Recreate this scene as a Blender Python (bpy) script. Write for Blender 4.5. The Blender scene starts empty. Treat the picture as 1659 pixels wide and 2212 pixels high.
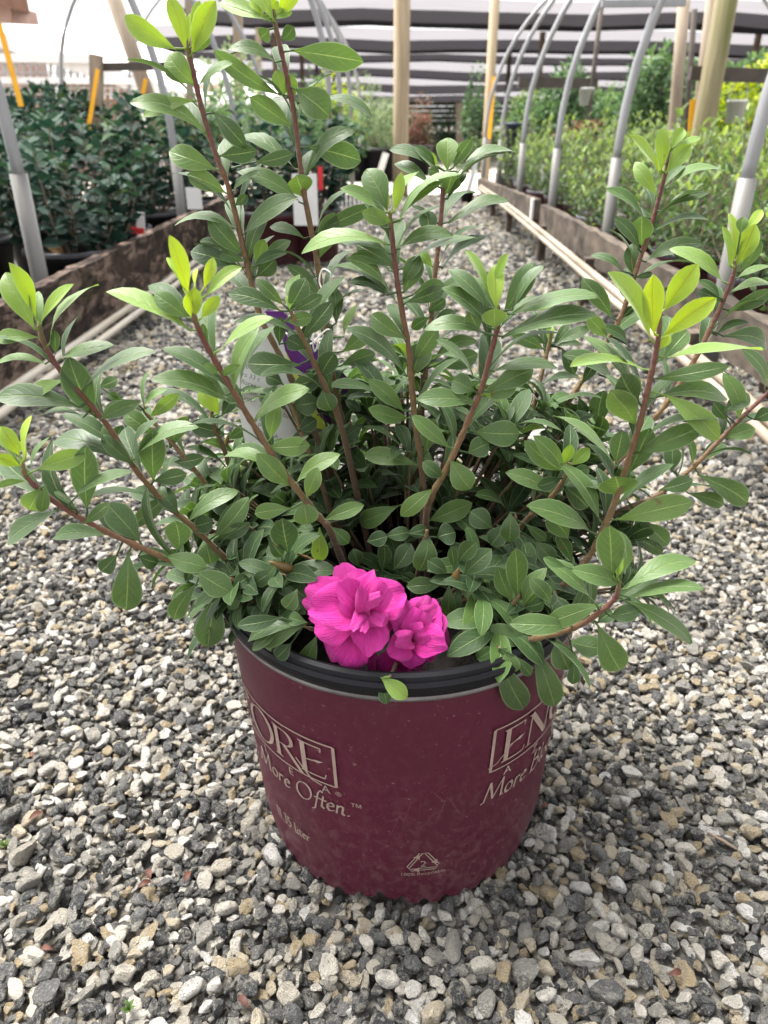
import bpy, bmesh, math, random
import numpy as np
from mathutils import Vector, Matrix, Euler, noise
R = math.radians
random.seed(7)
sc = bpy.context.scene
col = sc.collection

# ------------------------------------------------------------------ camera
CW, CH, CF = 1659.0, 2212.0, 1597.0        # picture units used while measuring
PITCH, YAW, CAMH = R(27.7156), 0.0158, 0.58
cam_d = bpy.data.cameras.new('camera')
cam = bpy.data.objects.new('camera', cam_d)
col.objects.link(cam)
cam.location = (0, 0, CAMH)
cam.rotation_euler = (math.pi / 2 - PITCH, 0, YAW)
cam_d.sensor_fit = 'VERTICAL'
cam_d.sensor_height = 36
cam_d.lens = 36 * CF / CH
cam_d.clip_start = 0.02
cam_d.clip_end = 400
cam_d.dof.use_dof = True
cam_d.dof.focus_distance = 0.55
cam_d.dof.aperture_fstop = 10
sc.camera = cam
CP = Vector((0, 0, CAMH))
FW = Vector((-math.sin(YAW) * math.cos(PITCH), math.cos(YAW) * math.cos(PITCH), -math.sin(PITCH)))
RT = Vector((math.cos(YAW), math.sin(YAW), 0))
UP = RT.cross(FW)

# ------------------------------------------------------------------ sky, sun, exposure
SUN_EL, SUN_AZ = R(66), R(-55)             # azimuth from +Y (ahead), negative = to the left
w = bpy.data.worlds.new('World')
sc.world = w
w.use_nodes = True
nt = w.node_tree
bg = nt.nodes['Background']
sky = nt.nodes.new('ShaderNodeTexSky')
sky.sky_type = 'NISHITA'
sky.sun_disc = False
sky.sun_elevation = SUN_EL
sky.sun_rotation = SUN_AZ
sky.air_density = 1.0
sky.dust_density = 4.0
sky.ozone_density = 1.0
hs = nt.nodes.new('ShaderNodeHueSaturation')
hs.inputs['Saturation'].default_value = 0.07
nt.links.new(sky.outputs[0], hs.inputs['Color'])
nt.links.new(hs.outputs[0], bg.inputs['Color'])
bg.inputs['Strength'].default_value = 0.14
sd = bpy.data.lights.new('sun', 'SUN')
sun = bpy.data.objects.new('sun', sd)
col.objects.link(sun)
sd.energy = 2.7
sd.angle = R(32)
sd.color = (1.0, 0.96, 0.9)
sdir = Vector((math.sin(SUN_AZ) * math.cos(SUN_EL), math.cos(SUN_AZ) * math.cos(SUN_EL), math.sin(SUN_EL)))
sun.rotation_euler = (-sdir).to_track_quat('-Z', 'Y').to_euler()
sun.location = (0, 0, 8)
vs = sc.view_settings
vs.view_transform = 'Standard'
vs.look = 'None'
vs.gamma = 1
vs.use_curve_mapping = False
vs.exposure = 2.05
sc.cycles.use_denoising = True
sc.cycles.max_bounces = 6
sc.cycles.diffuse_bounces = 3
sc.cycles.glossy_bounces = 2
sc.cycles.transmission_bounces = 4
sc.cycles.transparent_max_bounces = 6

# ------------------------------------------------------------------ helpers
def ray(u, v):
    return FW + RT * ((u - CW / 2) / CF) - UP * ((v - CH / 2) / CF)

def P(u, v, Y):
    """point of the place seen at (u, v), at Y metres ahead"""
    d = ray(u, v)
    return CP + d * (Y / d.y)

def G(u, v, z=0.0):
    d = ray(u, v)
    return CP + d * ((z - CAMH) / d.z)

def PX(u, v, X):
    d = ray(u, v)
    return CP + d * (X / d.x)

def UV(p):
    q = Vector(p) - CP
    z = q.dot(FW)
    return (CW / 2 + CF * q.dot(RT) / z, CH / 2 - CF * q.dot(UP) / z)

def tag(o, label=None, cat=None, group=None, kind=None):
    if label: o['label'] = label
    if cat: o['category'] = cat
    if group: o['group'] = group
    if kind: o['kind'] = kind
    return o

def empty(name, loc=(0, 0, 0), rz=0.0):
    o = bpy.data.objects.new(name, None)
    o.empty_display_size = 0.05
    col.objects.link(o)
    o.location = loc
    o.rotation_euler = (0, 0, rz)
    return o

def link(name, me, mat=None, parent=None, smooth=False):
    if mat is not None and not me.materials:
        me.materials.append(mat)
    if smooth:
        me.polygons.foreach_set('use_smooth', [True] * len(me.polygons))
    o = bpy.data.objects.new(name, me)
    col.objects.link(o)
    if parent is not None:
        o.parent = parent
    return o

def copy_tree(o, parent=None):
    c = o.copy()
    col.objects.link(c)
    c.parent = parent
    for ch in list(o.children):
        copy_tree(ch, c)
    return c

class MB:
    def __init__(s):
        s.v, s.f, s.uv, s.c = [], [], [], []
    def add(s, vs_, fs, uv=None, c=0.0):
        b = len(s.v)
        s.v += [tuple(x) for x in vs_]
        s.f += [tuple(i + b for i in f) for f in fs]
        s.uv += list(uv) if uv else [(0, 0)] * len(vs_)
        s.c += list(c) if isinstance(c, (list, tuple)) else [c] * len(vs_)
    def box(s, x0, x1, y0, y1, z0, z1):
        s.add([(x0, y0, z0), (x1, y0, z0), (x1, y1, z0), (x0, y1, z0), (x0, y0, z1), (x1, y0, z1), (x1, y1, z1), (x0, y1, z1)],
              [(0, 3, 2, 1), (4, 5, 6, 7), (0, 1, 5, 4), (1, 2, 6, 5), (2, 3, 7, 6), (3, 0, 4, 7)])
    def bar(s, a, b, wx, wz, upv=(0, 0, 1)):
        a, b = Vector(a), Vector(b)
        d = (b - a).normalized()
        upv = Vector(upv)
        if abs(d.dot(upv)) > .95: upv = Vector((0, 1, 0))
        sx = d.cross(upv).normalized() * wx / 2
        sz = sx.cross(d).normalized() * wz / 2
        s.add([a - sx - sz, a + sx - sz, a + sx + sz, a - sx + sz, b - sx - sz, b + sx - sz, b + sx + sz, b - sx + sz],
              [(0, 1, 2, 3), (7, 6, 5, 4), (0, 4, 5, 1), (1, 5, 6, 2), (2, 6, 7, 3), (3, 7, 4, 0)])
    def tube(s, pts, rad, n=10, cs=None, cap=True):
        pts = [Vector(p) for p in pts]
        m = len(pts)
        if not isinstance(rad, (list, tuple)): rad = [rad] * m
        vv, ff, cc = [], [], []
        ref = Vector((0.31, 0.2, 0.93)).normalized()
        for i, p in enumerate(pts):
            d = (pts[min(i + 1, m - 1)] - pts[max(i - 1, 0)]).normalized()
            if abs(d.dot(ref)) > .97: ref = Vector((1, 0.1, 0)).normalized()
            a = d.cross(ref).normalized()
            b = d.cross(a)
            ref = b.cross(d) if False else ref
            for k in range(n):
                t = 2 * math.pi * k / n
                vv.append(p + (a * math.cos(t) + b * math.sin(t)) * rad[i])
                cc.append(cs[i] if cs else 0.0)
        for i in range(m - 1):
            for k in range(n):
                k2 = (k + 1) % n
                ff.append((i * n + k, i * n + k2, (i + 1) * n + k2, (i + 1) * n + k))
        if cap:
            ff.append(tuple(range(n))[::-1])
            ff.append(tuple((m - 1) * n + k for k in range(n)))
        s.add(vv, ff, None, cc)
    def lathe(s, prof, n=48):
        vv, ff = [], []
        for (r, z) in prof:
            for k in range(n):
                t = 2 * math.pi * k / n
                vv.append((r * math.cos(t), r * math.sin(t), z))
        for i in range(len(prof) - 1):
            for k in range(n):
                k2 = (k + 1) % n
                ff.append((i * n + k, i * n + k2, (i + 1) * n + k2, (i + 1) * n + k))
        s.add(vv, ff)
    def mesh(s, name):
        me = bpy.data.meshes.new(name)
        me.from_pydata(s.v, [], s.f)
        ul = me.uv_layers.new(name='UVMap')
        idx = np.empty(len(me.loops), dtype=np.int32)
        me.loops.foreach_get('vertex_index', idx)
        ul.data.foreach_set('uv', np.array(s.uv, dtype=np.float32)[idx].ravel())
        at = me.attributes.new('tint', 'FLOAT', 'POINT')
        at.data.foreach_set('value', np.array(s.c, dtype=np.float32))
        me.update()
        return me
    def build(s, name, mat, parent=None, smooth=False):
        return link(name, s.mesh(name), mat, parent, smooth)

def smooth_path(pts, k=6):
    """Catmull-Rom through the points"""
    pts = [Vector(p) for p in pts]
    out = []
    n = len(pts)
    for i in range(n - 1):
        p0, p1, p2, p3 = pts[max(i - 1, 0)], pts[i], pts[i + 1], pts[min(i + 2, n - 1)]
        for j in range(k):
            t = j / k
            out.append(0.5 * ((2 * p1) + (p2 - p0) * t + (2 * p0 - 5 * p1 + 4 * p2 - p3) * t * t + (3 * p1 - p0 - 3 * p2 + p3) * t ** 3))
    out.append(pts[-1])
    return out

# ------------------------------------------------------------------ materials
class NT:
    def __init__(s, name):
        s.m = bpy.data.materials.new(name)
        s.m.use_nodes = True
        s.t = s.m.node_tree
        s.t.nodes.clear()
        s.out = s.n('ShaderNodeOutputMaterial')
    def n(s, typ, **kw):
        x = s.t.nodes.new(typ)
        for k, v in kw.items(): setattr(x, k, v)
        return x
    def l(s, a, b): s.t.links.new(a, b)
    def val(s, sock, v):
        if hasattr(v, 'links') or isinstance(v, bpy.types.NodeSocket): s.l(v, sock)
        else: sock.default_value = v
    def math(s, op, a, b=0.0, c=None, clamp=False):
        x = s.n('ShaderNodeMath', operation=op, use_clamp=clamp)
        s.val(x.inputs[0], a); s.val(x.inputs[1], b)
        if c is not None: s.val(x.inputs[2], c)
        return x.outputs[0]
    def mix(s, f, a, b, mode='MIX'):
        x = s.n('ShaderNodeMix', data_type='RGBA', blend_type=mode)
        s.val(x.inputs[0], f)
        s.val(x.inputs[6], a if not isinstance(a, tuple) else (*a[:3], 1))
        s.val(x.inputs[7], b if not isinstance(b, tuple) else (*b[:3], 1))
        return x.outputs[2]
    def noise(s, scale, detail=4, rough=.55, vec=None, dist=0.0):
        x = s.n('ShaderNodeTexNoise')
        x.inputs['Scale'].default_value = scale
        x.inputs['Detail'].default_value = detail
        x.inputs['Roughness'].default_value = rough
        x.inputs['Distortion'].default_value = dist
        if vec is not None: s.l(vec, x.inputs['Vector'])
        return x.outputs[0]
    def ramp(s, f, stops, interp='LINEAR'):
        x = s.n('ShaderNodeValToRGB')
        x.color_ramp.interpolation = interp
        el = x.color_ramp.elements
        while len(el) < len(stops): el.new(0.5)
        for e, (p, c) in zip(el, stops):
            e.position = p
            e.color = (*c, 1) if isinstance(c, tuple) else (c, c, c, 1)
        s.val(x.inputs[0], f)
        return x.outputs[0]
    def coord(s, kind='Object', scale=None):
        x = s.n('ShaderNodeTexCoord').outputs[kind]
        if scale:
            m = s.n('ShaderNodeMapping')
            m.inputs['Scale'].default_value = scale
            s.l(x, m.inputs[0]); x = m.outputs[0]
        return x
    def attr(s, name, typ='GEOMETRY'):
        x = s.n('ShaderNodeAttribute', attribute_type=typ, attribute_name=name)
        return x
    def bump(s, h, strength=.4, dist=.01):
        x = s.n('ShaderNodeBump')
        x.inputs['Strength'].default_value = strength
        x.inputs['Distance'].default_value = dist
        s.l(h, x.inputs['Height'])
        return x.outputs[0]
    def bsdf(s, color, rough=.6, normal=None, spec=.5, **kw):
        b = s.n('ShaderNodeBsdfPrincipled')
        s.val(b.inputs['Base Color'], (*color, 1) if isinstance(color, tuple) else color)
        s.val(b.inputs['Roughness'], rough)
        b.inputs['Specular IOR Level'].default_value = spec
        if normal is not None: s.l(normal, b.inputs['Normal'])
        for k, v in kw.items(): s.val(b.inputs[k.replace('_', ' ')], v)
        return b.outputs[0]
    def done(s, shader):
        s.l(shader, s.out.inputs['Surface'])
        return s.m

def simple(name, c1, c2, scale=8, rough=.6, bump=.2, bdist=.003, stretch=None, spec=.4, metal=0.0, dark=None):
    t = NT(name)
    v = t.coord('Object', stretch)
    f = t.noise(scale, 6, .6, v)
    c = t.mix(t.ramp(f, [(.3, 0.0), (.7, 1.0)]), c1, c2)
    if dark:
        g = t.noise(scale * .35, 4, .6, v, .6)
        c = t.mix(t.ramp(g, [(.48, 0.0), (.66, .85)]), c, dark)
    r = t.math('ADD', t.math('MULTIPLY', f, .25), rough - .12)
    return t.done(t.bsdf(c, r, t.bump(f, bump, bdist), spec, Metallic=metal))

def leaf_material(name, dark, mid, young, bright, rough=.5, transl=.35, veins=True, source='GEOMETRY', gloss=.35, sheen=0.0):
    t = NT(name)
    a = t.attr('age' if source == 'OBJECT' else 'tint', source).outputs['Fac']
    c = t.ramp(a, [(0.0, dark), (.33, mid), (.66, young), (1.0, bright)])
    nz = t.noise(55, 3, .6, t.coord('Object'))
    c = t.mix(t.math('MULTIPLY', t.ramp(nz, [(.35, 0.0), (.7, 1.0)]), .28), c, t.mix(.5, c, (0.02, 0.04, 0.01), 'MULTIPLY'))
    bs = t.noise(140, 2, .5, t.coord('Object'))
    c = t.mix(t.ramp(bs, [(.71, 0.0), (.76, .7)]), c, (.09, .055, .02))
    nrm = None
    if veins:
        uv = t.n('ShaderNodeSeparateXYZ')
        t.l(t.n('ShaderNodeTexCoord').outputs['UV'], uv.inputs[0])
        x = t.math('ABSOLUTE', t.math('SUBTRACT', uv.outputs[0], .5))
        midrib = t.math('SUBTRACT', 1.0, t.math('DIVIDE', x, .035), clamp=True)
        ph = t.math('SUBTRACT', t.math('MULTIPLY', uv.outputs[1], 7.0), t.math('MULTIPLY', t.math('POWER', x, 1.3), 5.5))
        fr = t.math('ABSOLUTE', t.math('SUBTRACT', t.math('FRACT', ph), .5))
        side = t.math('MULTIPLY', t.math('SUBTRACT', 1.0, t.math('DIVIDE', fr, .10), clamp=True), t.math('SUBTRACT', 1.0, t.math('MULTIPLY', x, 1.7), clamp=True))
        vein = t.math('MAXIMUM', midrib, t.math('MULTIPLY', side, .30))
        edge = t.math('MULTIPLY', t.ramp(x, [(.44, 0.0), (.49, 1.0)]), .45)
        c = t.mix(edge, c, t.mix(.45, c, (.42, .50, .30)))
        vc = t.mix(.62, c, (.36, .46, .17))
        redv = t.mix(t.ramp(a, [(.6, 0.0), (.8, 1.0)]), vc, t.mix(.55, c, (.22, .05, .015)))
        c = t.mix(t.math('MULTIPLY', vein, .6), c, redv)
        h = t.math('ADD', t.math('MULTIPLY', vein, -1.0), t.math('MULTIPLY', nz, .35))
        nrm = t.bump(h, .5, .0012)
    b = t.bsdf(c, rough, nrm, gloss, **({'Sheen_Weight': sheen, 'Sheen_Roughness': .3} if sheen else {}))
    tr = t.n('ShaderNodeBsdfTranslucent')
    hsv = t.n('ShaderNodeHueSaturation')
    hsv.inputs['Hue'].default_value = .485
    hsv.inputs['Saturation'].default_value = 1.15
    hsv.inputs['Value'].default_value = 1.6
    t.l(c, hsv.inputs['Color'])
    t.l(hsv.outputs[0], tr.inputs['Color'])
    mx = t.n('ShaderNodeMixShader')
    mx.inputs[0].default_value = transl
    t.l(b, mx.inputs[1]); t.l(tr.outputs[0], mx.inputs[2])
    return t.done(mx.outputs[0])

M = {}
M['leaf'] = leaf_material('azalea_leaf', (.026, .055, .018), (.074, .134, .034), (.150, .240, .040), (.25, .350, .028), .46, .32, True, 'OBJECT', .40, .32)
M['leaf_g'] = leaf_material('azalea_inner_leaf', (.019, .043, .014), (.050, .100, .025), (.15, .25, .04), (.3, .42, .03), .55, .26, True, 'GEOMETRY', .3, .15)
M['bed_leaf'] = leaf_material('bed_azalea_leaf', (.030, .062, .024), (.065, .118, .038), (.15, .22, .06), (.24, .31, .09), .5, .35, False, gloss=.3)
M['camellia'] = leaf_material('camellia_leaf', (.009, .024, .019), (.016, .040, .028), (.034, .070, .036), (.12, .17, .05), .62, .15, False, gloss=.12)
M['tree'] = leaf_material('tree_leaf', (.035, .075, .035), (.065, .125, .052), (.12, .20, .075), (.18, .27, .09), .55, .3, False)  # greens lightened and greyed, putting a hazy look into the colour
M['pale_tree'] = leaf_material('pale_tree_leaf', (.09, .15, .07), (.16, .22, .11), (.22, .28, .15), (.3, .34, .2), .6, .3, False)
M['yellow_tree'] = leaf_material('yellow_leaf', (.10, .17, .02), (.20, .27, .03), (.34, .38, .05), (.44, .45, .08), .55, .4, False)
M['red_tree'] = leaf_material('red_leaf', (.06, .08, .04), (.14, .095, .06), (.22, .095, .075), (.28, .12, .1), .6, .35, False)

def stem_material():
    t = NT('azalea_stem')
    a = t.attr('tint').outputs['Fac']
    c = t.ramp(a, [(0.0, (.035, .018, .010)), (.35, (.125, .078, .028)), (.62, (.105, .045, .022)), (.85, (.085, .020, .018)), (1.0, (.11, .10, .025))])
    nz = t.noise(220, 3, .6, t.coord('Object'))
    c = t.mix(t.ramp(nz, [(.45, 0.0), (.75, .5)]), c, (.05, .03, .015))
    return t.done(t.bsdf(c, .6, t.bump(nz, .8, .002), .35, Sheen_Weight=.12))
M['stem'] = stem_material()
M['twig'] = simple('twig_bark', (.10, .07, .05), (.20, .15, .11), 30, .8)

def petal_material():
    t = NT('azalea_petal')
    uv = t.n('ShaderNodeSeparateXYZ')
    t.l(t.n('ShaderNodeTexCoord').outputs['UV'], uv.inputs[0])
    base = t.mix(t.ramp(uv.outputs[1], [(0.1, 1.0), (.55, 0.0)]), t.mix(t.ramp(uv.outputs[1], [(.5, 0.0), (1.0, 1.0)]), (.52, .007, .225), (.62, .036, .335)), (.34, .002, .060))
    st = t.noise(6, 4, .65, t.coord('UV', (7, .6, 1)))
    c = t.mix(t.math('MULTIPLY', t.ramp(st, [(.4, 0.0), (.65, 1.0)]), .55), base, (.32, .004, .14))
    sp = t.n('ShaderNodeTexVoronoi')
    sp.inputs['Scale'].default_value = 17
    t.l(t.coord('UV'), sp.inputs['Vector'])
    dots = t.math('MULTIPLY', t.ramp(sp.outputs['Distance'], [(.16, 1.0), (.26, 0.0)]), t.ramp(uv.outputs[1], [(.2, 0.0), (.3, .7), (.5, .6), (.62, 0.0)]))
    c = t.mix(t.math('MULTIPLY', dots, t.attr('tint').outputs['Fac']), c, (.24, .0, .06))
    nr = t.bump(st, .8, .003)
    b = t.bsdf(c, .5, nr, .3, Sheen_Weight=.08)
    tr = t.n('ShaderNodeBsdfTranslucent')
    t.l(c, tr.inputs['Color'])
    mx = t.n('ShaderNodeMixShader')
    mx.inputs[0].default_value = .14
    t.l(b, mx.inputs[1]); t.l(tr.outputs[0], mx.inputs[2])
    return t.done(mx.outputs[0])
M['petal'] = petal_material()

def pot_material(name, c1, c2, dust=.5, rough=.42):
    t = NT(name)
    v = t.coord('Object')
    big = t.noise(9, 5, .65, v)
    fine = t.noise(130, 7, .75, t.coord('Object', (1, 1, .8)), .6)
    c = t.mix(t.ramp(big, [(.3, 0.0), (.7, 1.0)]), c1, c2)
    sep = t.n('ShaderNodeSeparateXYZ')
    t.l(v, sep.inputs[0])
    low = t.ramp(sep.outputs[2], [(.0, 1.0), (.13, .35), (.2, .15)])
    d = t.math('MULTIPLY', t.ramp(fine, [(.47, 0.0), (.72, 1.0)]), t.math('MULTIPLY', low, dust))
    d = t.math('ADD', d, t.math('MULTIPLY', t.math('MULTIPLY', t.ramp(big, [(.4, 0.0), (.75, 1.0)]), low), dust * .3), clamp=True)
    scr = t.n('ShaderNodeTexVoronoi', feature='DISTANCE_TO_EDGE')
    scr.inputs['Scale'].default_value = 34
    mp = t.coord('Object', (1, 1, .5))
    wv = t.noise(6, 2, .5, mp)
    t.l(t.mix(.25, mp, wv), scr.inputs['Vector'])
    sl = t.math('MULTIPLY', t.ramp(scr.outputs['Distance'], [(.0, 1.0), (.012, 0.0)]), t.ramp(t.noise(14, 3, .6, v), [(.52, 0.0), (.66, 1.0)]))
    sp = t.ramp(t.noise(330, 2, .5, v), [(.68, 0.0), (.75, 1.0)])
    d = t.math('ADD', d, t.math('MULTIPLY', sl, .22), clamp=True)
    d = t.math('ADD', d, t.math('MULTIPLY', sp, .30), clamp=True)
    c = t.mix(d, c, (.30, .20, .18))
    return t.done(t.bsdf(c, t.math('ADD', t.math('MULTIPLY', d, .3), rough), t.bump(fine, .12, .001), .24))
M['maroon'] = pot_material('maroon_plastic', (.060, .0052, .0190), (.047, .0042, .0145), .24, .40)
M['maroon_dull'] = pot_material('maroon_plastic_dull', (.070, .016, .024), (.055, .013, .018), .6)
M['black_pot'] = simple('black_plastic', (.005, .005, .006), (.007, .007, .009), 40, .42, .1, .001, spec=.12)
M['dark_rim'] = simple('dull_dark_rim', (.030, .030, .036), (.05, .05, .058), 30, .45, .1, .001)
M['rim_grey'] = simple('rim_highlight_grey', (.08, .075, .08), (.17, .16, .165), 60, .5, .1, .001)  # grey tone paints the highlight along the rim's lower edge
M['blue_pot'] = simple('dark_blue_plastic', (.010, .018, .035), (.016, .026, .05), 10, .4, .1)
M['print'] = simple('cream_print', (.20, .145, .122), (.27, .20, .17), 90, .6, .05, .0005)
M['soil'] = simple('potting_soil', (.004, .003, .0025), (.016, .011, .008), 45, .9, 1.0, .01)
M['galv'] = simple('galvanised_steel', (.115, .115, .112), (.18, .176, .168), 7, .45, .08, .001, (1, 1, .3), .3, 0, (.12, .105, .085))
M['conduit'] = simple('grey_conduit', (.20, .20, .208), (.28, .28, .288), 10, .45, .06, .001, (1, 1, .3), .5, .3)
M['pvc'] = simple('white_pvc', (.40, .36, .30), (.52, .48, .41), 14, .45, .08, .001, (3, .4, 3), .5, 0, (.36, .30, .22))
M['tan_pvc'] = simple('weathered_pipe', (.17, .14, .105), (.29, .25, .20), 16, .6, .1, .001, (3, .4, 3), .3, 0, (.16, .12, .085))
def board_material(name, dark, mid, pale, moss):
    t = NT(name)
    v = t.coord('Object', (1, .35, 1))
    g = t.noise(22, 8, .72, v, .8)
    f = t.noise(7, 6, .65, t.coord('Object', (1, .6, 1)), 1.0)
    c = t.mix(t.ramp(g, [(.36, 0.0), (.6, 1.0)]), dark, mid)
    c = t.mix(t.ramp(t.math('MULTIPLY', g, f), [(.235, 0.0), (.30, .9)]), c, pale)
    c = t.mix(t.ramp(f, [(.52, 0.0), (.66, .9)]), c, dark)
    c = t.mix(t.ramp(t.noise(13, 5, .6, v), [(.6, 0.0), (.7, .7)]), c, moss)
    return t.done(t.bsdf(c, .9, t.bump(g, .9, .012), .15))
M['mould_wood'] = board_material('mouldy_board', (.010, .0085, .0075), (.060, .040, .031), (.20, .145, .115), (.045, .038, .014))
M['grey_wood'] = simple('grey_board', (.032, .027, .022), (.125, .098, .075), 12, .9, .6, .006, (3, .7, 1.5), .2, 0, (.018, .015, .012))
M['post'] = simple('pine_post', (.30, .235, .155), (.40, .32, .22), 7, .75, .3, .004, (4, 4, .35), .2, 0, (.22, .165, .10))
M['moss_post'] = simple('mossy_post', (.13, .12, .06), (.27, .22, .14), 7, .8, .3, .004, (4, 4, .3), .2, 0, (.10, .11, .035))
M['dark_wood'] = simple('dark_timber', (.045, .035, .03), (.085, .07, .06), 9, .8, .3, .003)
M['tan_wood'] = simple('tan_pole', (.20, .155, .115), (.30, .24, .18), 9, .8, .3, .003, (4, 4, .4))
M['yellow'] = simple('yellow_tape', (.80, .36, .012), (.86, .44, .02), 20, .5, .05)
M['white'] = simple('white_plastic', (.52, .515, .505), (.60, .595, .59), 12, .45, .03)
M['white_paint'] = simple('white_painted_timber', (.62, .60, .60), (.74, .72, .72), 8, .6, .1)
M['pink_brick'] = simple('pale_brick_wall', (.42, .27, .22), (.52, .36, .30), 6, .8, .2)
M['brown_roof'] = simple('brown_roof', (.16, .08, .055), (.24, .13, .09), 5, .8, .3)
M['red'] = simple('red_print', (.45, .012, .02), (.5, .02, .03), 20, .5, .02)
M['purple'] = simple('purple_print', (.085, .012, .14), (.12, .02, .19), 30, .35, .02)
M['lime'] = simple('lime_print', (.44, .50, .06), (.52, .58, .10), 30, .35, .02)
M['card'] = simple('card_white', (.46, .455, .455), (.54, .535, .535), 30, .4, .02)
M['ink'] = simple('dark_ink', (.05, .05, .06), (.08, .08, .09), 30, .6, .02)
M['string'] = simple('white_string', (.66, .66, .64), (.78, .78, .76), 200, .9, .4, .001)
M['brown_leaf'] = simple('dead_leaf', (.035, .010, .005), (.075, .02, .008), 60, .7, .3, .002)
M['dry_leaf'] = simple('dry_tan_leaf', (.30, .17, .07), (.42, .26, .12), 30, .7, .3, .002)
M['weed'] = simple('weed_green', (.03, .06, .01), (.05, .09, .014), 30, .6, .1)
M['bud'] = simple('bud_scale', (.085, .05, .014), (.13, .085, .022), 60, .5, .2, .001)
M['wire'] = simple('galvanised_wire', (.35, .35, .35), (.45, .45, .45), 20, .4, .05, .001, None, .5, .5)

def shade_cloth():
    t = NT('shade_cloth')
    f = t.noise(3, 4, .6, t.coord('Object', (.4, 6, 1)))
    c = t.mix(f, (.035, .034, .040), (.055, .053, .060))
    b = t.bsdf(c, .6, None, .3)
    tr = t.n('ShaderNodeBsdfTranslucent')
    t.l(t.mix(f, (.17, .162, .175), (.23, .22, .225)), tr.inputs['Color'])
    mx = t.n('ShaderNodeMixShader')
    mx.inputs[0].default_value = .62
    t.l(b, mx.inputs[1]); t.l(tr.outputs[0], mx.inputs[2])
    return t.done(mx.outputs[0])
M['cloth'] = shade_cloth()

def stone_material():
    t = NT('granite_gravel')
    rnd = t.n('ShaderNodeObjectInfo').outputs['Random']
    base = t.ramp(rnd, [(0.0, (.060, .062, .067)), (.12, (.13, .131, .133)), (.22, (.21, .207, .20)), (.33, (.40, .38, .34)), (.45, (.62, .57, .48)),
                        (.57, (.52, .41, .25)), (.63, (.84, .79, .70)), (.74, (.085, .088, .092)), (.80, (.70, .60, .44)), (.87, (.90, .87, .82)), (.96, (.16, .16, .158))], 'CONSTANT')
    r2 = t.math('FRACT', t.math('MULTIPLY', rnd, 173.3))
    off = t.n('ShaderNodeVectorMath', operation='ADD')
    t.l(t.coord('Object'), off.inputs[0])
    cx = t.n('ShaderNodeCombineXYZ')
    t.l(t.math('MULTIPLY', r2, 40.0), cx.inputs[0]); t.l(t.math('MULTIPLY', rnd, 90.0), cx.inputs[1])
    t.l(cx.outputs[0], off.inputs[1])
    v = off.outputs[0]
    patch = t.noise(1.3, 4, .6, v)
    c = t.mix(t.ramp(patch, [(.47, 0.0), (.66, .6)]), base, t.mix(r2, (.22, .215, .205), (.80, .74, .61)))
    speck = t.noise(4.2, 3, .75, v)
    c = t.mix(t.ramp(speck, [(.60, 0.0), (.67, .9)]), c, (.045, .047, .05))
    fine = t.noise(3.6, 5, .75, v)
    c = t.mix(t.ramp(fine, [(.53, 0.0), (.68, .5)]), c, (.86, .84, .79))
    c = t.mix(t.math('MULTIPLY', r2, .25), c, t.mix(1.0, c, (.6, .56, .48), 'MULTIPLY'))
    h = t.math('ADD', fine, t.math('MULTIPLY', speck, .6))
    return t.done(t.bsdf(c, .82, t.bump(h, .9, .35), .2))
M['stone'] = stone_material()

def ground_material():
    t = NT('far_gravel')
    v = t.coord('Object')
    vo = t.n('ShaderNodeTexVoronoi')
    vo.inputs['Scale'].default_value = 55
    t.l(v, vo.inputs['Vector'])
    sp = t.n('ShaderNodeSeparateColor')
    t.l(vo.outputs['Color'], sp.inputs[0])
    c = t.ramp(sp.outputs[0], [(0.0, (.05, .05, .051)), (.3, (.16, .155, .145)), (.55, (.31, .29, .26)), (.8, (.40, .365, .31)), (1.0, (.52, .5, .46))])
    c = t.mix(t.ramp(vo.outputs['Distance'], [(.25, 0.0), (.6, .8)]), c, (.04, .038, .035))
    c = t.mix(t.math('MULTIPLY', t.ramp(t.noise(1.2, 4, .6, v), [(.4, 0.0), (.7, 1.0)]), .4), c, (.34, .29, .22))
    return t.done(t.bsdf(c, .9, t.bump(vo.outputs['Distance'], .8, .01), .2))
M['ground'] = ground_material()
M['sand'] = simple('pale_sand', (.36, .32, .265), (.46, .42, .36), 4, .9, .3, .004)

# ------------------------------------------------------------------ ground
gm = MB()
xs = [-90, -6, -2, 2, 6, 90]
ys = [-6, -1, 2.5, 6, 20, 170]
gm.add([(x, y, -0.012) for y in ys for x in xs], [(j * 6 + i, j * 6 + i + 1, (j + 1) * 6 + i + 1, (j + 1) * 6 + i) for j in range(5) for i in range(5)])
ground = gm.build('ground', M['ground'])
tag(ground, 'grey granite gravel ground of the nursery yard', 'ground', kind='structure')
pm = MB()
pm.add([(-4, 7.3, -.004), (4, 7.3, -.004), (4, 11.5, -.004), (-4, 11.5, -.004)], [(0, 1, 2, 3)])
path = pm.build('path', M['sand'])
tag(path, 'pale sandy cross path beyond the gravel aisle', 'path', kind='structure')

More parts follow.
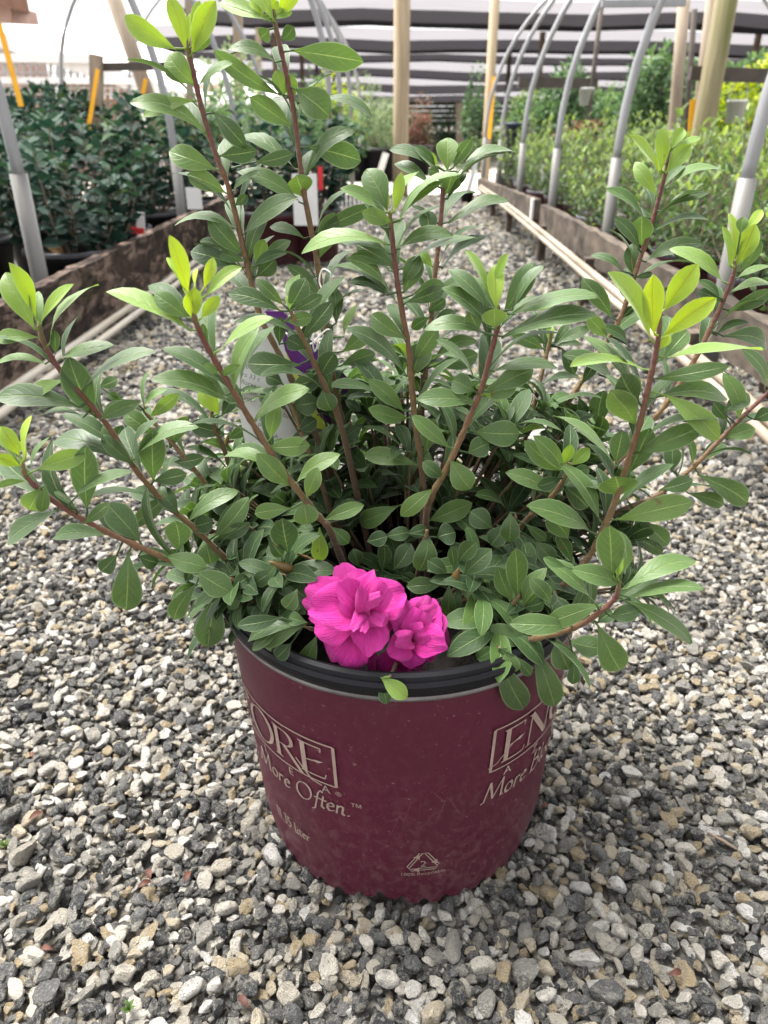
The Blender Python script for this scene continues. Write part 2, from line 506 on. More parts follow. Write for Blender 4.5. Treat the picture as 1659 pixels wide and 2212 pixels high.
# gravel stones: prototypes
def stone_mesh(seed):
    rs = random.Random(seed)
    bm = bmesh.new()
    bmesh.ops.create_icosphere(bm, subdivisions=3, radius=1.0)
    planes = []
    for i in range(rs.randint(7, 11)):
        n = Vector((rs.gauss(0, 1), rs.gauss(0, 1), rs.gauss(0, 1))).normalized()
        planes.append((n, rs.uniform(.42, .78)))
    sx, sy, sz = rs.uniform(.85, 1.55), rs.uniform(.7, 1.05), rs.uniform(.55, .9)
    off = Vector((seed * 3.7, 1.3, 2.1))
    for v in bm.verts:
        p = v.co.copy()
        for n, d in planes:
            e = p.dot(n) - d
            if e > 0: p -= n * e * .98
        p *= 1 + .14 * noise.noise(p * 1.9 + off) + .075 * noise.noise(p * 4.5 + off)
        v.co = Vector((p.x * sx, p.y * sy, p.z * sz)) * 1.16
    me = bpy.data.meshes.new('stone')
    bm.to_mesh(me); bm.free()
    me.polygons.foreach_set('use_smooth', [True] * len(me.polygons))
    me.materials.append(M['stone'])
    return me
STONES = [stone_mesh(s) for s in range(16)]

rng = np.random.default_rng(5)
POTC = Vector((0.009, 0.52, 0))
pts, scl = [], []
def scatter(x0, x1, y0, y1, sp, r0, r1, z0, z1, keep=1.0):
    nx, ny = int((x1 - x0) / sp), int((y1 - y0) / sp)
    X, Y = np.meshgrid(np.arange(nx), np.arange(ny))
    X = x0 + (X + rng.uniform(-.15, 1.15, X.shape) + .5 * (Y % 2)) * sp
    Y = y0 + (Y + rng.uniform(-.15, 1.15, Y.shape)) * sp
    m = rng.random(X.shape) < keep
    X, Y = X[m], Y[m]
    r = r0 + (r1 - r0) * rng.random(X.shape) ** 1.6
    Z = rng.uniform(z0, z1, X.shape)
    inpot = (X - POTC.x) ** 2 + (Y - POTC.y) ** 2 < (.124 - r * .5) ** 2
    X, Y, Z, r = X[~inpot], Y[~inpot], Z[~inpot], r[~inpot]
    pts.append(np.stack([X, Y, Z], 1)); scl.append(r)
scatter(-.75, .75, .12, 1.15, .0072, .0036, .0056, -.009, -.001)
scatter(-.75, .75, .12, 1.15, .0118, .0040, .0070, -.005, .004, .9)
scatter(-1.35, 1.35, 1.15, 2.4, .0120, .0055, .0095, -.010, .002)
scatter(-1.35, 1.35, 1.15, 2.4, .026, .0080, .0125, -.004, .004, .9)
scatter(-1.35, -.75, .5, 1.15, .0120, .0055, .0095, -.010, .002)
scatter(.75, 1.35, .5, 1.15, .0120, .0055, .0095, -.010, .002)
scatter(-1.5, 1.5, 2.4, 4.6, .0190, .0075, .0135, -.010, .003)
scatter(-1.3, 1.3, 4.6, 7.4, .032, .011, .019, -.010, .003)
PT = np.concatenate(pts); SC = np.concatenate(scl)
pme = bpy.data.meshes.new('gravel')
pme.vertices.add(len(PT))
pme.vertices.foreach_set('co', PT.astype(np.float32).ravel())
a = pme.attributes.new('size', 'FLOAT', 'POINT'); a.data.foreach_set('value', SC.astype(np.float32))
a = pme.attributes.new('turn', 'FLOAT_VECTOR', 'POINT')
turn = np.stack([rng.normal(0, .45, len(PT)), rng.normal(0, .45, len(PT)), rng.uniform(0, 6.283, len(PT))], 1)
a.data.foreach_set('vector', turn.astype(np.float32).ravel())
gravel = link('gravel', pme, M['stone'], ground)
tag(gravel, 'loose grey, white and tan granite gravel', kind='stuff')
scol = bpy.data.collections.new('gravel_stones')
for i, me in enumerate(STONES):
    scol.objects.link(bpy.data.objects.new('gravel_stone', me))
ng = bpy.data.node_groups.new('gravel_nodes', 'GeometryNodeTree')
ng.interface.new_socket('Geometry', in_out='INPUT', socket_type='NodeSocketGeometry')
ng.interface.new_socket('Geometry', in_out='OUTPUT', socket_type='NodeSocketGeometry')
gi, go = ng.nodes.new('NodeGroupInput'), ng.nodes.new('NodeGroupOutput')
m2p = ng.nodes.new('GeometryNodeMeshToPoints')
iop = ng.nodes.new('GeometryNodeInstanceOnPoints')
ci = ng.nodes.new('GeometryNodeCollectionInfo')
ci.inputs[0].default_value = scol
ci.inputs['Separate Children'].default_value = True
ci.inputs['Reset Children'].default_value = True
iop.inputs['Pick Instance'].default_value = True
n1 = ng.nodes.new('GeometryNodeInputNamedAttribute'); n1.data_type = 'FLOAT'; n1.inputs[0].default_value = 'size'
n2 = ng.nodes.new('GeometryNodeInputNamedAttribute'); n2.data_type = 'FLOAT_VECTOR'; n2.inputs[0].default_value = 'turn'
L = ng.links.new
L(gi.outputs[0], m2p.inputs[0]); L(m2p.outputs[0], iop.inputs['Points']); L(ci.outputs[0], iop.inputs['Instance'])
L(n2.outputs[0], iop.inputs['Rotation']); L(n1.outputs[0], iop.inputs['Scale']); L(iop.outputs[0], go.inputs[0])
md = gravel.modifiers.new('scatter', 'NODES'); md.node_group = ng

# the 300 largest stones one by one
rs = random.Random(21)
placed = []
tries = 0
while len(placed) < 296 and tries < 9000:
    tries += 1
    u, v = rs.uniform(-20, 1680), 2260 - 1250 * rs.random() ** 1.5
    p = G(u, v, 0.004)
    rad = rs.uniform(.0056, .0080) if rs.random() < .93 else rs.uniform(.0080, .0105)
    if p.y > 1.2: rad *= 1.15
    if (p.xy - POTC.xy).length < .130 + rad: continue
    if any((p.xy - q.xy).length < (rad + r) * .95 for q, r in placed): continue
    placed.append((p, rad))
for p, rad in placed:
    o = bpy.data.objects.new('stone', rs.choice(STONES))
    col.objects.link(o)
    o.parent = ground
    o.location = (p.x, p.y, rs.uniform(.002, .006))
    o.rotation_euler = (rs.gauss(0, .3), rs.gauss(0, .3), rs.uniform(0, 6.28))
    o.scale = (rad, rad, rad)
#BACKGROUND
#FOREGROUND
# ================================================================== background
def boxobj(name, a, b, wx, wz, mat, parent=None, upv=(0, 0, 1), nseg=1, wob=0.0, seed=0):
    """a bar from a to b, optionally with slightly worn, uneven edges"""
    m = MB()
    if nseg == 1:
        m.bar(a, b, wx, wz, upv)
    else:
        a, b = Vector(a), Vector(b)
        d = (b - a).normalized()
        sx = d.cross(Vector(upv)).normalized()
        sz = sx.cross(d).normalized()
        vv, ff = [], []
        for i in range(nseg + 1):
            p = a.lerp(b, i / nseg)
            for k, (q, r) in enumerate(((-1, -1), (1, -1), (1, 1), (-1, 1))):
                e = wob * noise.noise(Vector((i * .9 + seed * 7.7, k * 3.1, seed)))
                e2 = wob * noise.noise(Vector((i * 1.3 + seed * 5.1, k * 2.1 + 9, seed)))
                vv.append(p + sx * (q * wx / 2 + e * .5) + sz * (r * wz / 2 + e2))
        for i in range(nseg):
            for k in range(4):
                k2 = (k + 1) % 4
                ff.append((i * 4 + k, i * 4 + k2, i * 4 + 4 + k2, i * 4 + 4 + k))
        ff += [(3, 2, 1, 0), tuple(nseg * 4 + k for k in range(4))]
        m.add(vv, ff)
    return m.build(name, mat, parent)

# --- left bed edging
b = empty('edging_board', (-.87, 1.1, 0))
boxobj('plank', (0, 0, .145), (-.01, 3.4, .170), .035, .165, M['mould_wood'], b, nseg=120, wob=.006, seed=1)
for y in (.55, 1.7, 2.9):
    boxobj('stake', (-.045, y, -.03), (-.045, y, .2), .04, .04, M['grey_wood'], b)
tag(b, 'mould-blackened timber board edging the bed of dark green shrubs', 'board')
for k, (dx, dz) in enumerate(((0, 0), (.012, -.025))):
    m = MB()
    m.tube([(-.845 + dx, .95, .062 + dz), (-.845 + dx, 2.0, .064 + dz), (-.842 + dx, 3.0, .067 + dz), (-.84 + dx, 4.3, .07 + dz)], .0105, 14)
    o = m.build('irrigation_pipe', M['pvc'], None, True)
    tag(o, ['upper of two white plastic pipes along the mouldy board', 'lower of two white plastic pipes along the mouldy board'][k], 'pipe')

# --- right bed edging
b = empty('edging_board', (.715, .6, 0))
boxobj('plank', (0, 0, .198), (0, 3.28, .182), .035, .105, M['grey_wood'], b, nseg=50, wob=.010, seed=3)
for y in (1.1, 2.15, 3.08):
    boxobj('stake', (-.03, y, -.03), (-.03, y, .16), .035, .045, M['grey_wood'], b)
tag(b, 'weathered grey plank on stakes edging the bright green shrubs, the longer one', 'board')
b = empty('edging_board', (.70, 3.96, 0))
boxobj('plank', (0, 0, .200), (-.015, 2.75, .135), .035, .095, M['grey_wood'], b, nseg=40, wob=.008, seed=5)
for y in (.75, 1.6):
    boxobj('stake', (-.03, y, -.03), (-.03, y, .14), .035, .045, M['grey_wood'], b)
boxobj('bracket', (-.025, .02, .12), (-.025, .02, .25), .012, .03, M['white_paint'], b)
tag(b, 'weathered grey plank with a white bracket on its end, leading to the sandy path', 'board')
prx = [PX(1038, 402, .66), PX(1100, 445, .655), PX(1200, 525, .65), PX(1340, 640, .645), PX(1540, 800, .64), PX(1655, 902, .64)]
for k, (du, dv) in enumerate(((0, 0), (-.018, -.013))):
    m = MB()
    q = [Vector(p) + Vector((du, 0, dv)) for p in prx]
    q.append(q[-1] + (q[-1] - q[-2]) * 1.6)
    m.tube(smooth_path(q, 5), .0115 if k == 0 else .0095, 12)
    o = m.build('irrigation_pipe', M['tan_pvc'], None, True)
    tag(o, ['cream plastic pipe sagging along the grey plank, the thicker of two', 'thinner cream plastic pipe sagging beside the grey plank'][k], 'pipe')

# --- hoops
def hoop(X, Y, side, rad, zc, post_r, pipe_r, label, group, joint=.47):
    """frame of one hoop house bow: two ground posts and the bent conduit"""
    h = empty('hoop_frame', (X, Y, 0))
    for s in (0, 1):
        x = side * 2 * rad * s
        m = MB(); m.tube([(x, 0, -.06), (x, 0, joint)], post_r, 14)
        m.build('ground_post', M['galv'], h, True)
    m = MB()
    q = [(0, 0, joint - .05)] if joint < zc + .03 else [(0, 0, joint - .05), (0, 0, joint)]
    q = [(0, 0, min(joint, zc) - .04)]
    for i in range(33):
        t = math.pi * i / 32
        q.append((side * (rad - rad * math.cos(t)), 0, zc + rad * math.sin(t)))
    q.append((side * 2 * rad, 0, min(joint, zc) - .04))
    m.tube(q, pipe_r, 10)
    m.build('bow', M['conduit'], h, True)
    tag(h, label, 'hoop', group)
    return h
for k in range(6):
    hoop(.80, 1.86 + 1.13 * k, 1, 1.35, .5, .021, .0155, 'bent grey conduit hoop over the bed of bright green shrubs', 'hoops over the bright green shrub bed')
for k, y in enumerate((1.98, 3.42, 4.8, 6.1)):
    hoop(-.93, y, -1, 1.35, .5, .021, .0155, 'bent grey conduit hoop over the bed of dark green shrubs', 'hoops over the dark green shrub bed')
for y in (5.2, 6.2, 7.6, 9.5):
    hoop(-.42, y, -1, 1.3, .75, .022, .018, 'tall grey conduit hoop standing beyond the dark green shrub bed', 'tall far hoops')
m = MB(); m.bar(P(1300, 8, 2.99), P(1480, 6, 2.99), .02, .02)
tag(m.build('cross_rail', M['conduit']), 'short horizontal grey rail between two hoops over the bright shrubs', 'rail')

# --- timber posts and poles
def post(u0, v0, u1, v1, Y, w_, mat, name, label, cat='post', round_=True, Y1=None, wd=None):
    a, b2 = P(u0, v0, Y), P(u1, v1, Y1 or Y)
    if name != 'beam' and a.z < b2.z:                    # uprights and poles stand on the ground
        a = b2 + (a - b2) * ((b2.z + .06) / (b2.z - a.z))
    m = MB()
    if round_:
        m.tube([a, a.lerp(b2, .33), a.lerp(b2, .66), b2], [w_ / 2 * 1.02, w_ / 2, w_ / 2 * 1.01, w_ / 2], 14)
    else:
        m.bar(a, b2, w_, wd or w_, (0, 1, 0))
    o = m.build(name, mat, None, round_)
    return tag(o, label, cat)
def vpost(u, v, Y, top, w_, mat, label, name='timber_post', round_=True, bottom=-.1):
    p = P(u, v, Y)
    m = MB()
    if round_: m.tube([(p.x, p.y, bottom), (p.x, p.y, .5), (p.x, p.y, top)], [w_ / 2 * 1.03, w_ / 2, w_ / 2 * .98], 16)
    else: m.box(p.x - w_ / 2, p.x + w_ / 2, p.y - w_ / 2, p.y + w_ / 2, bottom, top)
    return tag(m.build(name, mat, None, round_), label, 'post')
vpost(866, 300, 7.15, 3.2, .135, M['post'], 'thick pale pine post standing in the gravel aisle by the sandy path')
vpost(1533, 200, 4.9, 2.2, .125, M['moss_post'], 'thick green-stained timber post behind the bright green shrubs')
vpost(1060, 160, 9.2, 2.55, .10, M['post'], 'pine post with yellow tape between the two shrub beds')
post(1452, 320, 1478, 0, 5.6, .075, M['tan_wood'], 'timber_pole', 'tan leaning pole beside the green-stained post', 'pole')
post(1478, 330, 1500, 20, 5.4, .035, M['dark_wood'], 'timber_pole', 'thin dark pole between the tan pole and the green-stained post', 'pole')
post(1496, 330, 1535, -5, 5.2, .05, M['tan_wood'], 'timber_pole', 'slim tan pole with yellow tape beside the green-stained post', 'pole')
post(1265, 300, 1300, 10, 6.5, .035, M['dark_wood'], 'steel_rod', 'thin dark rod with a hanging white pot, over the bright shrubs', 'rod')
post(210, 320, 208, 118, 6.0, .075, M['tan_wood'], 'timber_post', 'brown post under the left end of the dark beam', 'post', False)
post(210, 145, 400, 142, 6.05, .05, M['dark_wood'], 'beam', 'dark horizontal beam above the dark green shrubs', 'beam', False, wd=.045)
post(352, 300, 240, -20, 6.6, .115, M['tan_wood'], 'timber_pole', 'tan pole leaning steeply above the dark green shrubs', 'pole', True)
post(412, 320, 408, -15, 6.08, .045, M['tan_wood'], 'timber_post', 'slim tan upright at the right end of the dark beam', 'post', False)
post(520, 330, 512, -20, 8.0, .08, M['tan_wood'], 'timber_post', 'tan upright behind the dark green shrubs', 'post', False)
post(560, 330, 558, 60, 10, .06, M['tan_wood'], 'timber_post', 'thin far upright behind the dark green shrubs', 'post', False)
post(1490, 158, 1680, 165, 5.0, .07, M['dark_wood'], 'beam', 'dark horizontal beam crossing the green-stained post', 'beam', False, wd=.05)
post(1120, 178, 1290, 181, 6.53, .07, M['dark_wood'], 'beam', 'dark horizontal beam behind the hoops of the bright shrubs', 'beam', False, wd=.05)
post(1640, 350, 1665, 180, 4.2, .05, M['dark_wood'], 'timber_post', 'dark thin upright at the far corner of the bright shrub bed', 'post', False)
post(1378, 260, 1380, 160, 12, .1, M['dark_wood'], 'timber_post', 'dark far upright under the shade cloth behind the bright shrubs', 'post', False)
post(993, 400, 993, 222, 16, .14, M['tan_wood'], 'timber_post', 'far tan upright under the shade roof at the end of the aisle', 'post', False)

# --- yellow tapes
def tape(u0, v0, u1, v1, Y, w_, label):
    m = MB(); m.bar(P(u0, v0, Y), P(u1, v1, Y), w_, .006, (0, 1, 0))
    tag(m.build('yellow_tape', M['yellow']), label, 'tape')
tape(-2, 50, 46, 230, 3.6, .022, 'long yellow tape slanting across the lattice shed')
tape(211, 150, 190, 285, 5.8, .028, 'yellow tape tied to the brown post under the dark beam')
tape(202, 150, 203, 225, 7.0, .032, 'short upright yellow tape in front of the pale brick wall')
tape(315, 170, 308, 205, 6.5, .03, 'small yellow tape by the leaning tan pole')
tape(1067, 165, 1056, 300, 8.9, .045, 'yellow tape hanging down the pine post between the beds')
tape(1497, 215, 1490, 300, 5.0, .03, 'yellow tape at the foot of the slim tan pole')

# --- lattice shed on the left
s = empty('lattice_shed', P(180, 330, 9.5))
sp0 = s.location.copy()
def part(name, mat, a, b2, wx, wz, upv=(0, 0, 1)):
    m = MB(); m.bar(Vector(a) - sp0, Vector(b2) - sp0, wx, wz, upv)
    return m.build(name, mat, s)
ra, rb = P(-60, 48, 9.5), P(500, 232, 9.5)
m = MB()
dp = Vector((.3, 3.2, .25))
th = Vector((0, 0, .16))
m.add([p - sp0 for p in (ra, rb, rb + dp, ra + dp, ra - th, rb - th, rb + dp - th, ra + dp - th)],
      [(0, 1, 2, 3), (7, 6, 5, 4), (0, 4, 5, 1), (1, 5, 6, 2), (2, 6, 7, 3), (3, 7, 4, 0)])
m.build('roof', M['white_paint'], s)
part('tie_beam', M['white_paint'], P(-60, 125, 9.5), P(205, 128, 9.5), .08, .16, (0, 1, 0))
part('rail', M['white_paint'], P(-60, 173, 9.5), P(330, 176, 9.5), .06, .07, (0, 1, 0))
part('rail', M['dark_wood'], P(-60, 214, 9.5), P(130, 212, 9.5), .06, .06, (0, 1, 0))
part('wall', M['pink_brick'], P(40, 288, 10.2), P(480, 288, 10.2), .1, 1.05, (0, 0, 1))
for u in (8, 206, 335):
    q = P(u, 48 + (u + 60) * 184 / 560 + 16, 9.75)
    part('post', M['white_paint'], (q.x, q.y, -.1), q, .08, .08)
def roofv(u): return 48 + (u + 60) * (232 - 48) / 560 + 22
for i in range(30):
    u = -50 + i * 14.5
    vb = 214
    if roofv(u) < vb - 6: part('slat', M['white_paint'], P(u, roofv(u), 9.62), P(u, vb, 9.62), .030, .012, (0, 1, 0))
for vv in (82, 100, 140, 157, 190, 203):
    u1 = min(360, -60 + (vv - 70) * 560 / 184)
    if vv in (82, 100): part('slat', M['white_paint'], P(-60, vv, 9.6), P(max(u1, -20), vv, 9.6), .012, .030, (0, 1, 0))
    else: part('slat', M['white_paint'], P(-60, vv, 9.6), P(u1, vv, 9.6), .012, .030, (0, 1, 0))
for a2, b2 in (((120, 190), (165, 300)), ((295, 210), (330, 290)), ((150, 300), (150, 205))):
    part('brace', M['white_paint'], P(*a2, 9.4), P(*b2, 9.4), .07, .05, (0, 1, 0))
tag(s, 'white lattice shed with sloping roof behind the dark green shrubs', 'shed')
m = MB()
e0 = [P(-80, -10, 12), P(65, 28, 12), P(65, 28, 13.5), P(-80, -10, 13.5)]
m.add(e0 + [p + Vector((0, 0, .16)) for p in e0], [(3, 2, 1, 0), (4, 5, 6, 7), (0, 1, 5, 4), (1, 2, 6, 5), (2, 3, 7, 6), (3, 0, 4, 7)])
hs_ = empty('house', P(-20, 260, 12.6))
o = m.build('roof', M['brown_roof'], hs_)
o.matrix_parent_inverse = Matrix.Translation(-hs_.location)
m = MB()
w0, w1 = P(-80, 20, 12.4), P(30, 60, 12.4)
m.box(w0.x, w1.x, 12.4, 13.3, -.1, w1.z + .28)
o = m.build('wall', M['pink_brick'], hs_)
o.matrix_parent_inverse = Matrix.Translation(-hs_.location)
tag(hs_, 'corner of a brown-roofed house above the lattice shed', 'house')

# --- far shade house: sagging cloth strips on a flat roof
sh = empty('shade_house', (1.0, 13.8, 0))
ysb = [13.8, 17.6, 22.5, 26.6, 33.6, 44.0, 58.0]
for i in range(len(ysb) - 1):
    y0, y1 = ysb[i] - 13.8, ysb[i + 1] - 13.8
    for lay, t0 in enumerate((0.0, .18, .45)):       # cloth drawn back: it lies doubled towards the far side of each bay
        m = MB()
        nx, ny = 24, 8
        vv, ff = [], []
        for j in range(ny + 1):
            for k in range(nx + 1):
                t = t0 + (1 - t0) * j / ny
                x = -4.6 - i * 2 + (24 + i * 9) * k / nx
                sag = .30 * (y1 - y0) / 6 * 4 * t * (1 - t) * (.85 + .15 * math.sin(k * 1.9 + i)) + .03 * math.sin(k * 1.3 + i * 2) - lay * .02
                vv.append((x, y0 + (y1 - y0) * t - lay * .02, 2.29 - x * .012 - sag + (-.02 if i % 2 else 0)))
        for j in range(ny):
            for k in range(nx):
                a = j * (nx + 1) + k
                ff.append((a, a + 1, a + nx + 2, a + nx + 1))
        m.add(vv, ff)
        m.build('shade_cloth', M['cloth'], sh, True)
for i, y in enumerate(ysb[1:5]):
    for x in (-3.5, 1.9, 6.2, 11):
        m = MB(); m.box(x - .05, x + .05, y - 13.85, y - 13.75, -.1, 2.2)
        m.build('post', M['tan_wood'], sh)
tag(sh, 'long flat shade house roofed with sagging grey shade cloth', 'shade house')
m = MB()
for z in (.62, .72, .82, .92, 1.02):
    m.bar((-.6, 24, z), (5.0, 24, z), .05, .05)
bn = empty('slatted_bench', (2.0, 24, 0))
for z in (.60, .72, .84, .96, 1.08):
    m = MB(); m.bar((-2.2, 0, z), (2.2, 0, z), .05, .08)
    m.build('slat', M['grey_wood'], bn)
for x in (-2, 0, 2):
    m = MB(); m.bar((x, .06, -.1), (x, .06, 1.12), .07, .07)
    m.build('leg', M['grey_wood'], bn)
tag(bn, 'grey slatted staging under the far shade roof', 'bench')

# --- foliage builders
def leaf_quad(m, base, d, n, L_, W_, c):
    sd_ = d.cross(n)
    if sd_.length < 1e-4: sd_ = Vector((1, 0, 0))
    sd_.normalize()
    n2 = sd_.cross(d).normalized()
    tip = base + d * L_ - n2 * L_ * .12
    p1 = base + d * L_ * .32
    p2 = base + d * L_ * .7
    k = n2 * W_ * .18
    m.add([base, p1 + sd_ * W_ * .45 + k, p1, p1 - sd_ * W_ * .45 + k, p2 + sd_ * W_ * .36 + k, p2, p2 - sd_ * W_ * .36 + k, tip],
          [(0, 2, 1), (0, 3, 2), (1, 2, 5, 4), (2, 3, 6, 5), (4, 5, 7), (5, 6, 7)], None, c)

def shrub_meshes(seed, height, spread, shoots, per, Ll, Lw, base_z=0.0, young=.25, droop=0.0, bare=.25, up=.6, stem_r=.004):
    """upright shoots from one crown, leaves spiralling along them; returns (stems, leaves) meshes"""
    rs_ = random.Random(seed)
    st, lf = MB(), MB()
    for s_ in range(shoots):
        a = rs_.uniform(0, 6.283)
        out = spread * math.sqrt(rs_.random())
        hh = height * rs_.uniform(.62, 1.0) * (1 - .35 * (out / spread) ** 2)
        p0 = Vector((math.cos(a) * out * .15, math.sin(a) * out * .15, base_z))
        p3 = Vector((math.cos(a) * out, math.sin(a) * out, base_z + hh))
        p1 = p0.lerp(p3, .4) + Vector((math.cos(a), math.sin(a), -.3)) * out * .25
        path_ = smooth_path([p0, p1, p3], 4)
        st.tube(path_, [stem_r * (1 - .6 * i / (len(path_) - 1)) for i in range(len(path_))], 5, [.6] * len(path_), False)
        for j in range(per):
            t = bare + (1 - bare) * (j + rs_.random()) / per
            i = min(int(t * (len(path_) - 1)), len(path_) - 2)
            q = path_[i].lerp(path_[i + 1], t * (len(path_) - 1) - i)
            ax = (path_[i + 1] - path_[i]).normalized()
            ph = j * 2.4 + s_
            rad_ = Vector((math.cos(ph), math.sin(ph), 0))
            d = (rad_ + ax * up * (.4 + t) + Vector((0, 0, -droop))).normalized()
            n = (ax + rad_ * -.3 + Vector((rs_.gauss(0, .3), rs_.gauss(0, .3), rs_.gauss(0, .3)))).normalized()
            c = min(1.0, max(0.0, rs_.gauss(.22, .14) + (young if t > .86 else 0) + (t - .5) * .2))
            leaf_quad(lf, q, d, n, Ll * rs_.uniform(.65, 1.1), Lw * rs_.uniform(.75, 1.1), c)
    return st.mesh('stems'), lf.mesh('foliage')

def crown_mesh(seed, rx, rz, zc, n, Ll, Lw, lumps=9, young=.2):
    rs_ = random.Random(seed)
    lf = MB()
    cs = []
    for i in range(lumps):
        d = Vector((rs_.gauss(0, 1), rs_.gauss(0, 1), rs_.gauss(0, 1))).normalized() * rs_.uniform(.25, .75)
        cs.append((Vector((d.x * rx, d.y * rx, d.z * rz + zc)), rs_.uniform(.3, .5), rs_.gauss(0, .08)))
    for i in range(n):
        c0, s_, dc = rs_.choice(cs)
        d = Vector((rs_.gauss(0, 1), rs_.gauss(0, 1), rs_.gauss(0, 1))).normalized()
        p = c0 + Vector((d.x * rx, d.y * rx, d.z * rz)) * s_ * rs_.uniform(.55, 1.05)
        dd = (d + Vector((rs_.gauss(0, .5), rs_.gauss(0, .5), rs_.gauss(-.1, .5)))).normalized()
        nn = (d + Vector((0, 0, .8)) + Vector((rs_.gauss(0, .4), rs_.gauss(0, .4), 0))).normalized()
        leaf_quad(lf, p, dd, nn, Ll * rs_.uniform(.6, 1.1), Lw * rs_.uniform(.7, 1.1), min(1, max(0, rs_.gauss(.28, .16) + dc + (young if d.z > .6 else 0))))
    return lf.mesh('crown')

def pot_thing(name, loc, r_top, r_bot, hgt, mat, label, group, rim=True):
    p = empty(name, loc)
    m = MB()
    m.lathe([(r_bot * .9, .0), (r_bot, .004), (r_top * .97, hgt - .03), (r_top, hgt - .03), (r_top * 1.03, hgt - .012), (r_top * 1.02, hgt), (r_top * .96, hgt), (r_top * .94, hgt - .05), (r_bot * .9, .02)], 36)
    m.build('wall', mat, p, True)
    m = MB()
    m.lathe([(r_top * .945, hgt - .055), (r_top * .5, hgt - .045), (.001, hgt - .04)], 24)
    m.build('soil', M['soil'], p, True)
    m = MB()
    m.lathe([(r_top * 1.03, hgt - .012), (r_top * 1.036, hgt - .004), (r_top * 1.02, hgt + .003), (r_top * .97, hgt + .003), (r_top * .955, hgt - .006)], 36)
    m.build('rim', M['dark_rim'], p, True)
    tag(p, label, 'pot', group)
    return p

# --- left bed: dark camellias in black pots
cam_sets = [shrub_meshes(100 + i,   .48, .24, 22, 14, .066, .046, .20, .18, .10, .30, .5, .004) for i in range(4)]
lp, lsh = None, None
rs = random.Random(4)
left_spots = [(-1.045, 2.50), (-1.10, 3.02), (-1.12, 3.62), (-1.11, 4.22), (-1.46, 2.15), (-1.50, 2.72), (-1.52, 3.32), (-1.53, 3.95), (-1.95, 2.5), (-1.95, 3.2),
              (-1.98, 3.95), (-2.45, 3.0), (-2.45, 3.8), (-1.14, 1.72), (-2.1, 4.6), (-1.5, 4.6), (-2.9, 4.3)]
gl, gp = 'dark glossy shrub in a black pot on the mould-boarded bed', 'wide black nursery pot holding a dark glossy shrub'
for i, (x, y) in enumerate(left_spots):
    if lp is None:
        lp = pot_thing('black_pot', (x, y, -.01), .150, .120, .235, M['black_pot'], gp, 'black pots on the mould-boarded bed')
    else:
        c = copy_tree(lp); c.location = (x + rs.uniform(-.02, .02), y, -.01)
    s_ = empty('camellia_shrub', (x, y, 0), rs.uniform(0, 6.28))
    st, lf = cam_sets[i % 4]
    link('stems', st, M['twig'], s_, True)
    link('foliage', lf, M['camellia'], s_)
    f = rs.uniform(.92, 1.12) * (1.0 if i else .98)
    s_.scale = (1, 1, f)
    tag(s_, gl, 'shrub', 'dark glossy shrubs on the mould-boarded bed')
# dry leaf in the nearest black pot, red and white tag
m = MB()
leaf_quad(m, Vector((-1.10, 2.44, .262)), Vector((.6, -.2, -.65)).normalized(), Vector((.2, -1, .3)), .085, .04, 0)
tag(m.build('dry_leaf', M['dry_leaf']), 'curled tan dry leaf inside a black pot beside the mouldy board', 'leaf')
t_ = empty('plant_tag', P(303, 495, 2.75))
m = MB(); m.bar((0, 0, -.02), (.008, 0, .055), .03, .003, (0, 1, 0)); m.build('card', M['white'], t_)
m = MB(); m.bar((-.01, -.003, -.015), (-.008, -.003, .005), .045, .003, (0, 1, 0)); m.build('red_band', M['red'], t_)
tag(t_, 'small white and red plant tag in a black pot', 'tag')
def hang_tag(u0, v0, u1, v1, Y, label):
    a, b2 = P(u0, v0, Y), P(u1, v1, Y)
    m = MB()
    m.box(min(a.x, b2.x), max(a.x, b2.x), Y - .002, Y + .002, min(a.z, b2.z), max(a.z, b2.z))
    return tag(m.build('plant_tag', M['white']), label, 'tag')
hang_tag(400, 405, 438, 452, 3.0, 'white tag low among the dark shrubs above the mouldy board')

# --- two potted dark shrubs standing in the aisle behind the azalea, with a tag
for i, (u, Y, lab) in enumerate(((585, 3.62, 'brown pot with dark shrub standing on gravel beyond the mouldy board end, left of two'), (675, 3.72, 'brown pot with dark shrub standing on gravel, next to the far hoops'))):
    p = P(u, 480, Y)
    pot_thing('brown_pot', (p.x, Y, -.006), .135, .115, .235, M['maroon_dull'], lab, None)
    s_ = empty('camellia_shrub', (p.x, Y, 0), 1.0 + i)
    st, lf = cam_sets[i]
    link('stems', st, M['twig'], s_, True); link('foliage', lf, M['camellia'], s_)
    tag(s_, ['dark glossy shrub in a brown pot, half behind the white hanging tag', 'dark glossy shrub in a brown pot beside the wire rack'][i], 'shrub')
t_ = hang_tag(630, 375, 688, 487, 3.4, 'tall white hanging tag on a dark shrub in a brown pot')
m = MB(); a_ = P(688, 360, 3.41); m.box(a_.x - .004, a_.x + .016, 3.41, 3.413, a_.z - .09, a_.z)
o = m.build('red_edge', M['red'], t_)
wr = empty('wire_rack', P(745, 520, 4.6))
wr.location.z = 0
for i in range(12):
    m = MB(); m.tube([(-.13 + i * .024, 0, -.01), (-.13 + i * .024, 0, .24)], .003, 6); m.build('wire', M['wire'], wr, True)
for z in (.03, .235):
    m = MB(); m.tube([(-.14, 0, z), (.14, 0, z)], .004, 6); m.build('rail', M['wire'], wr, True)
tag(wr, 'small upright wire rack on gravel beside the brown pots', 'rack')

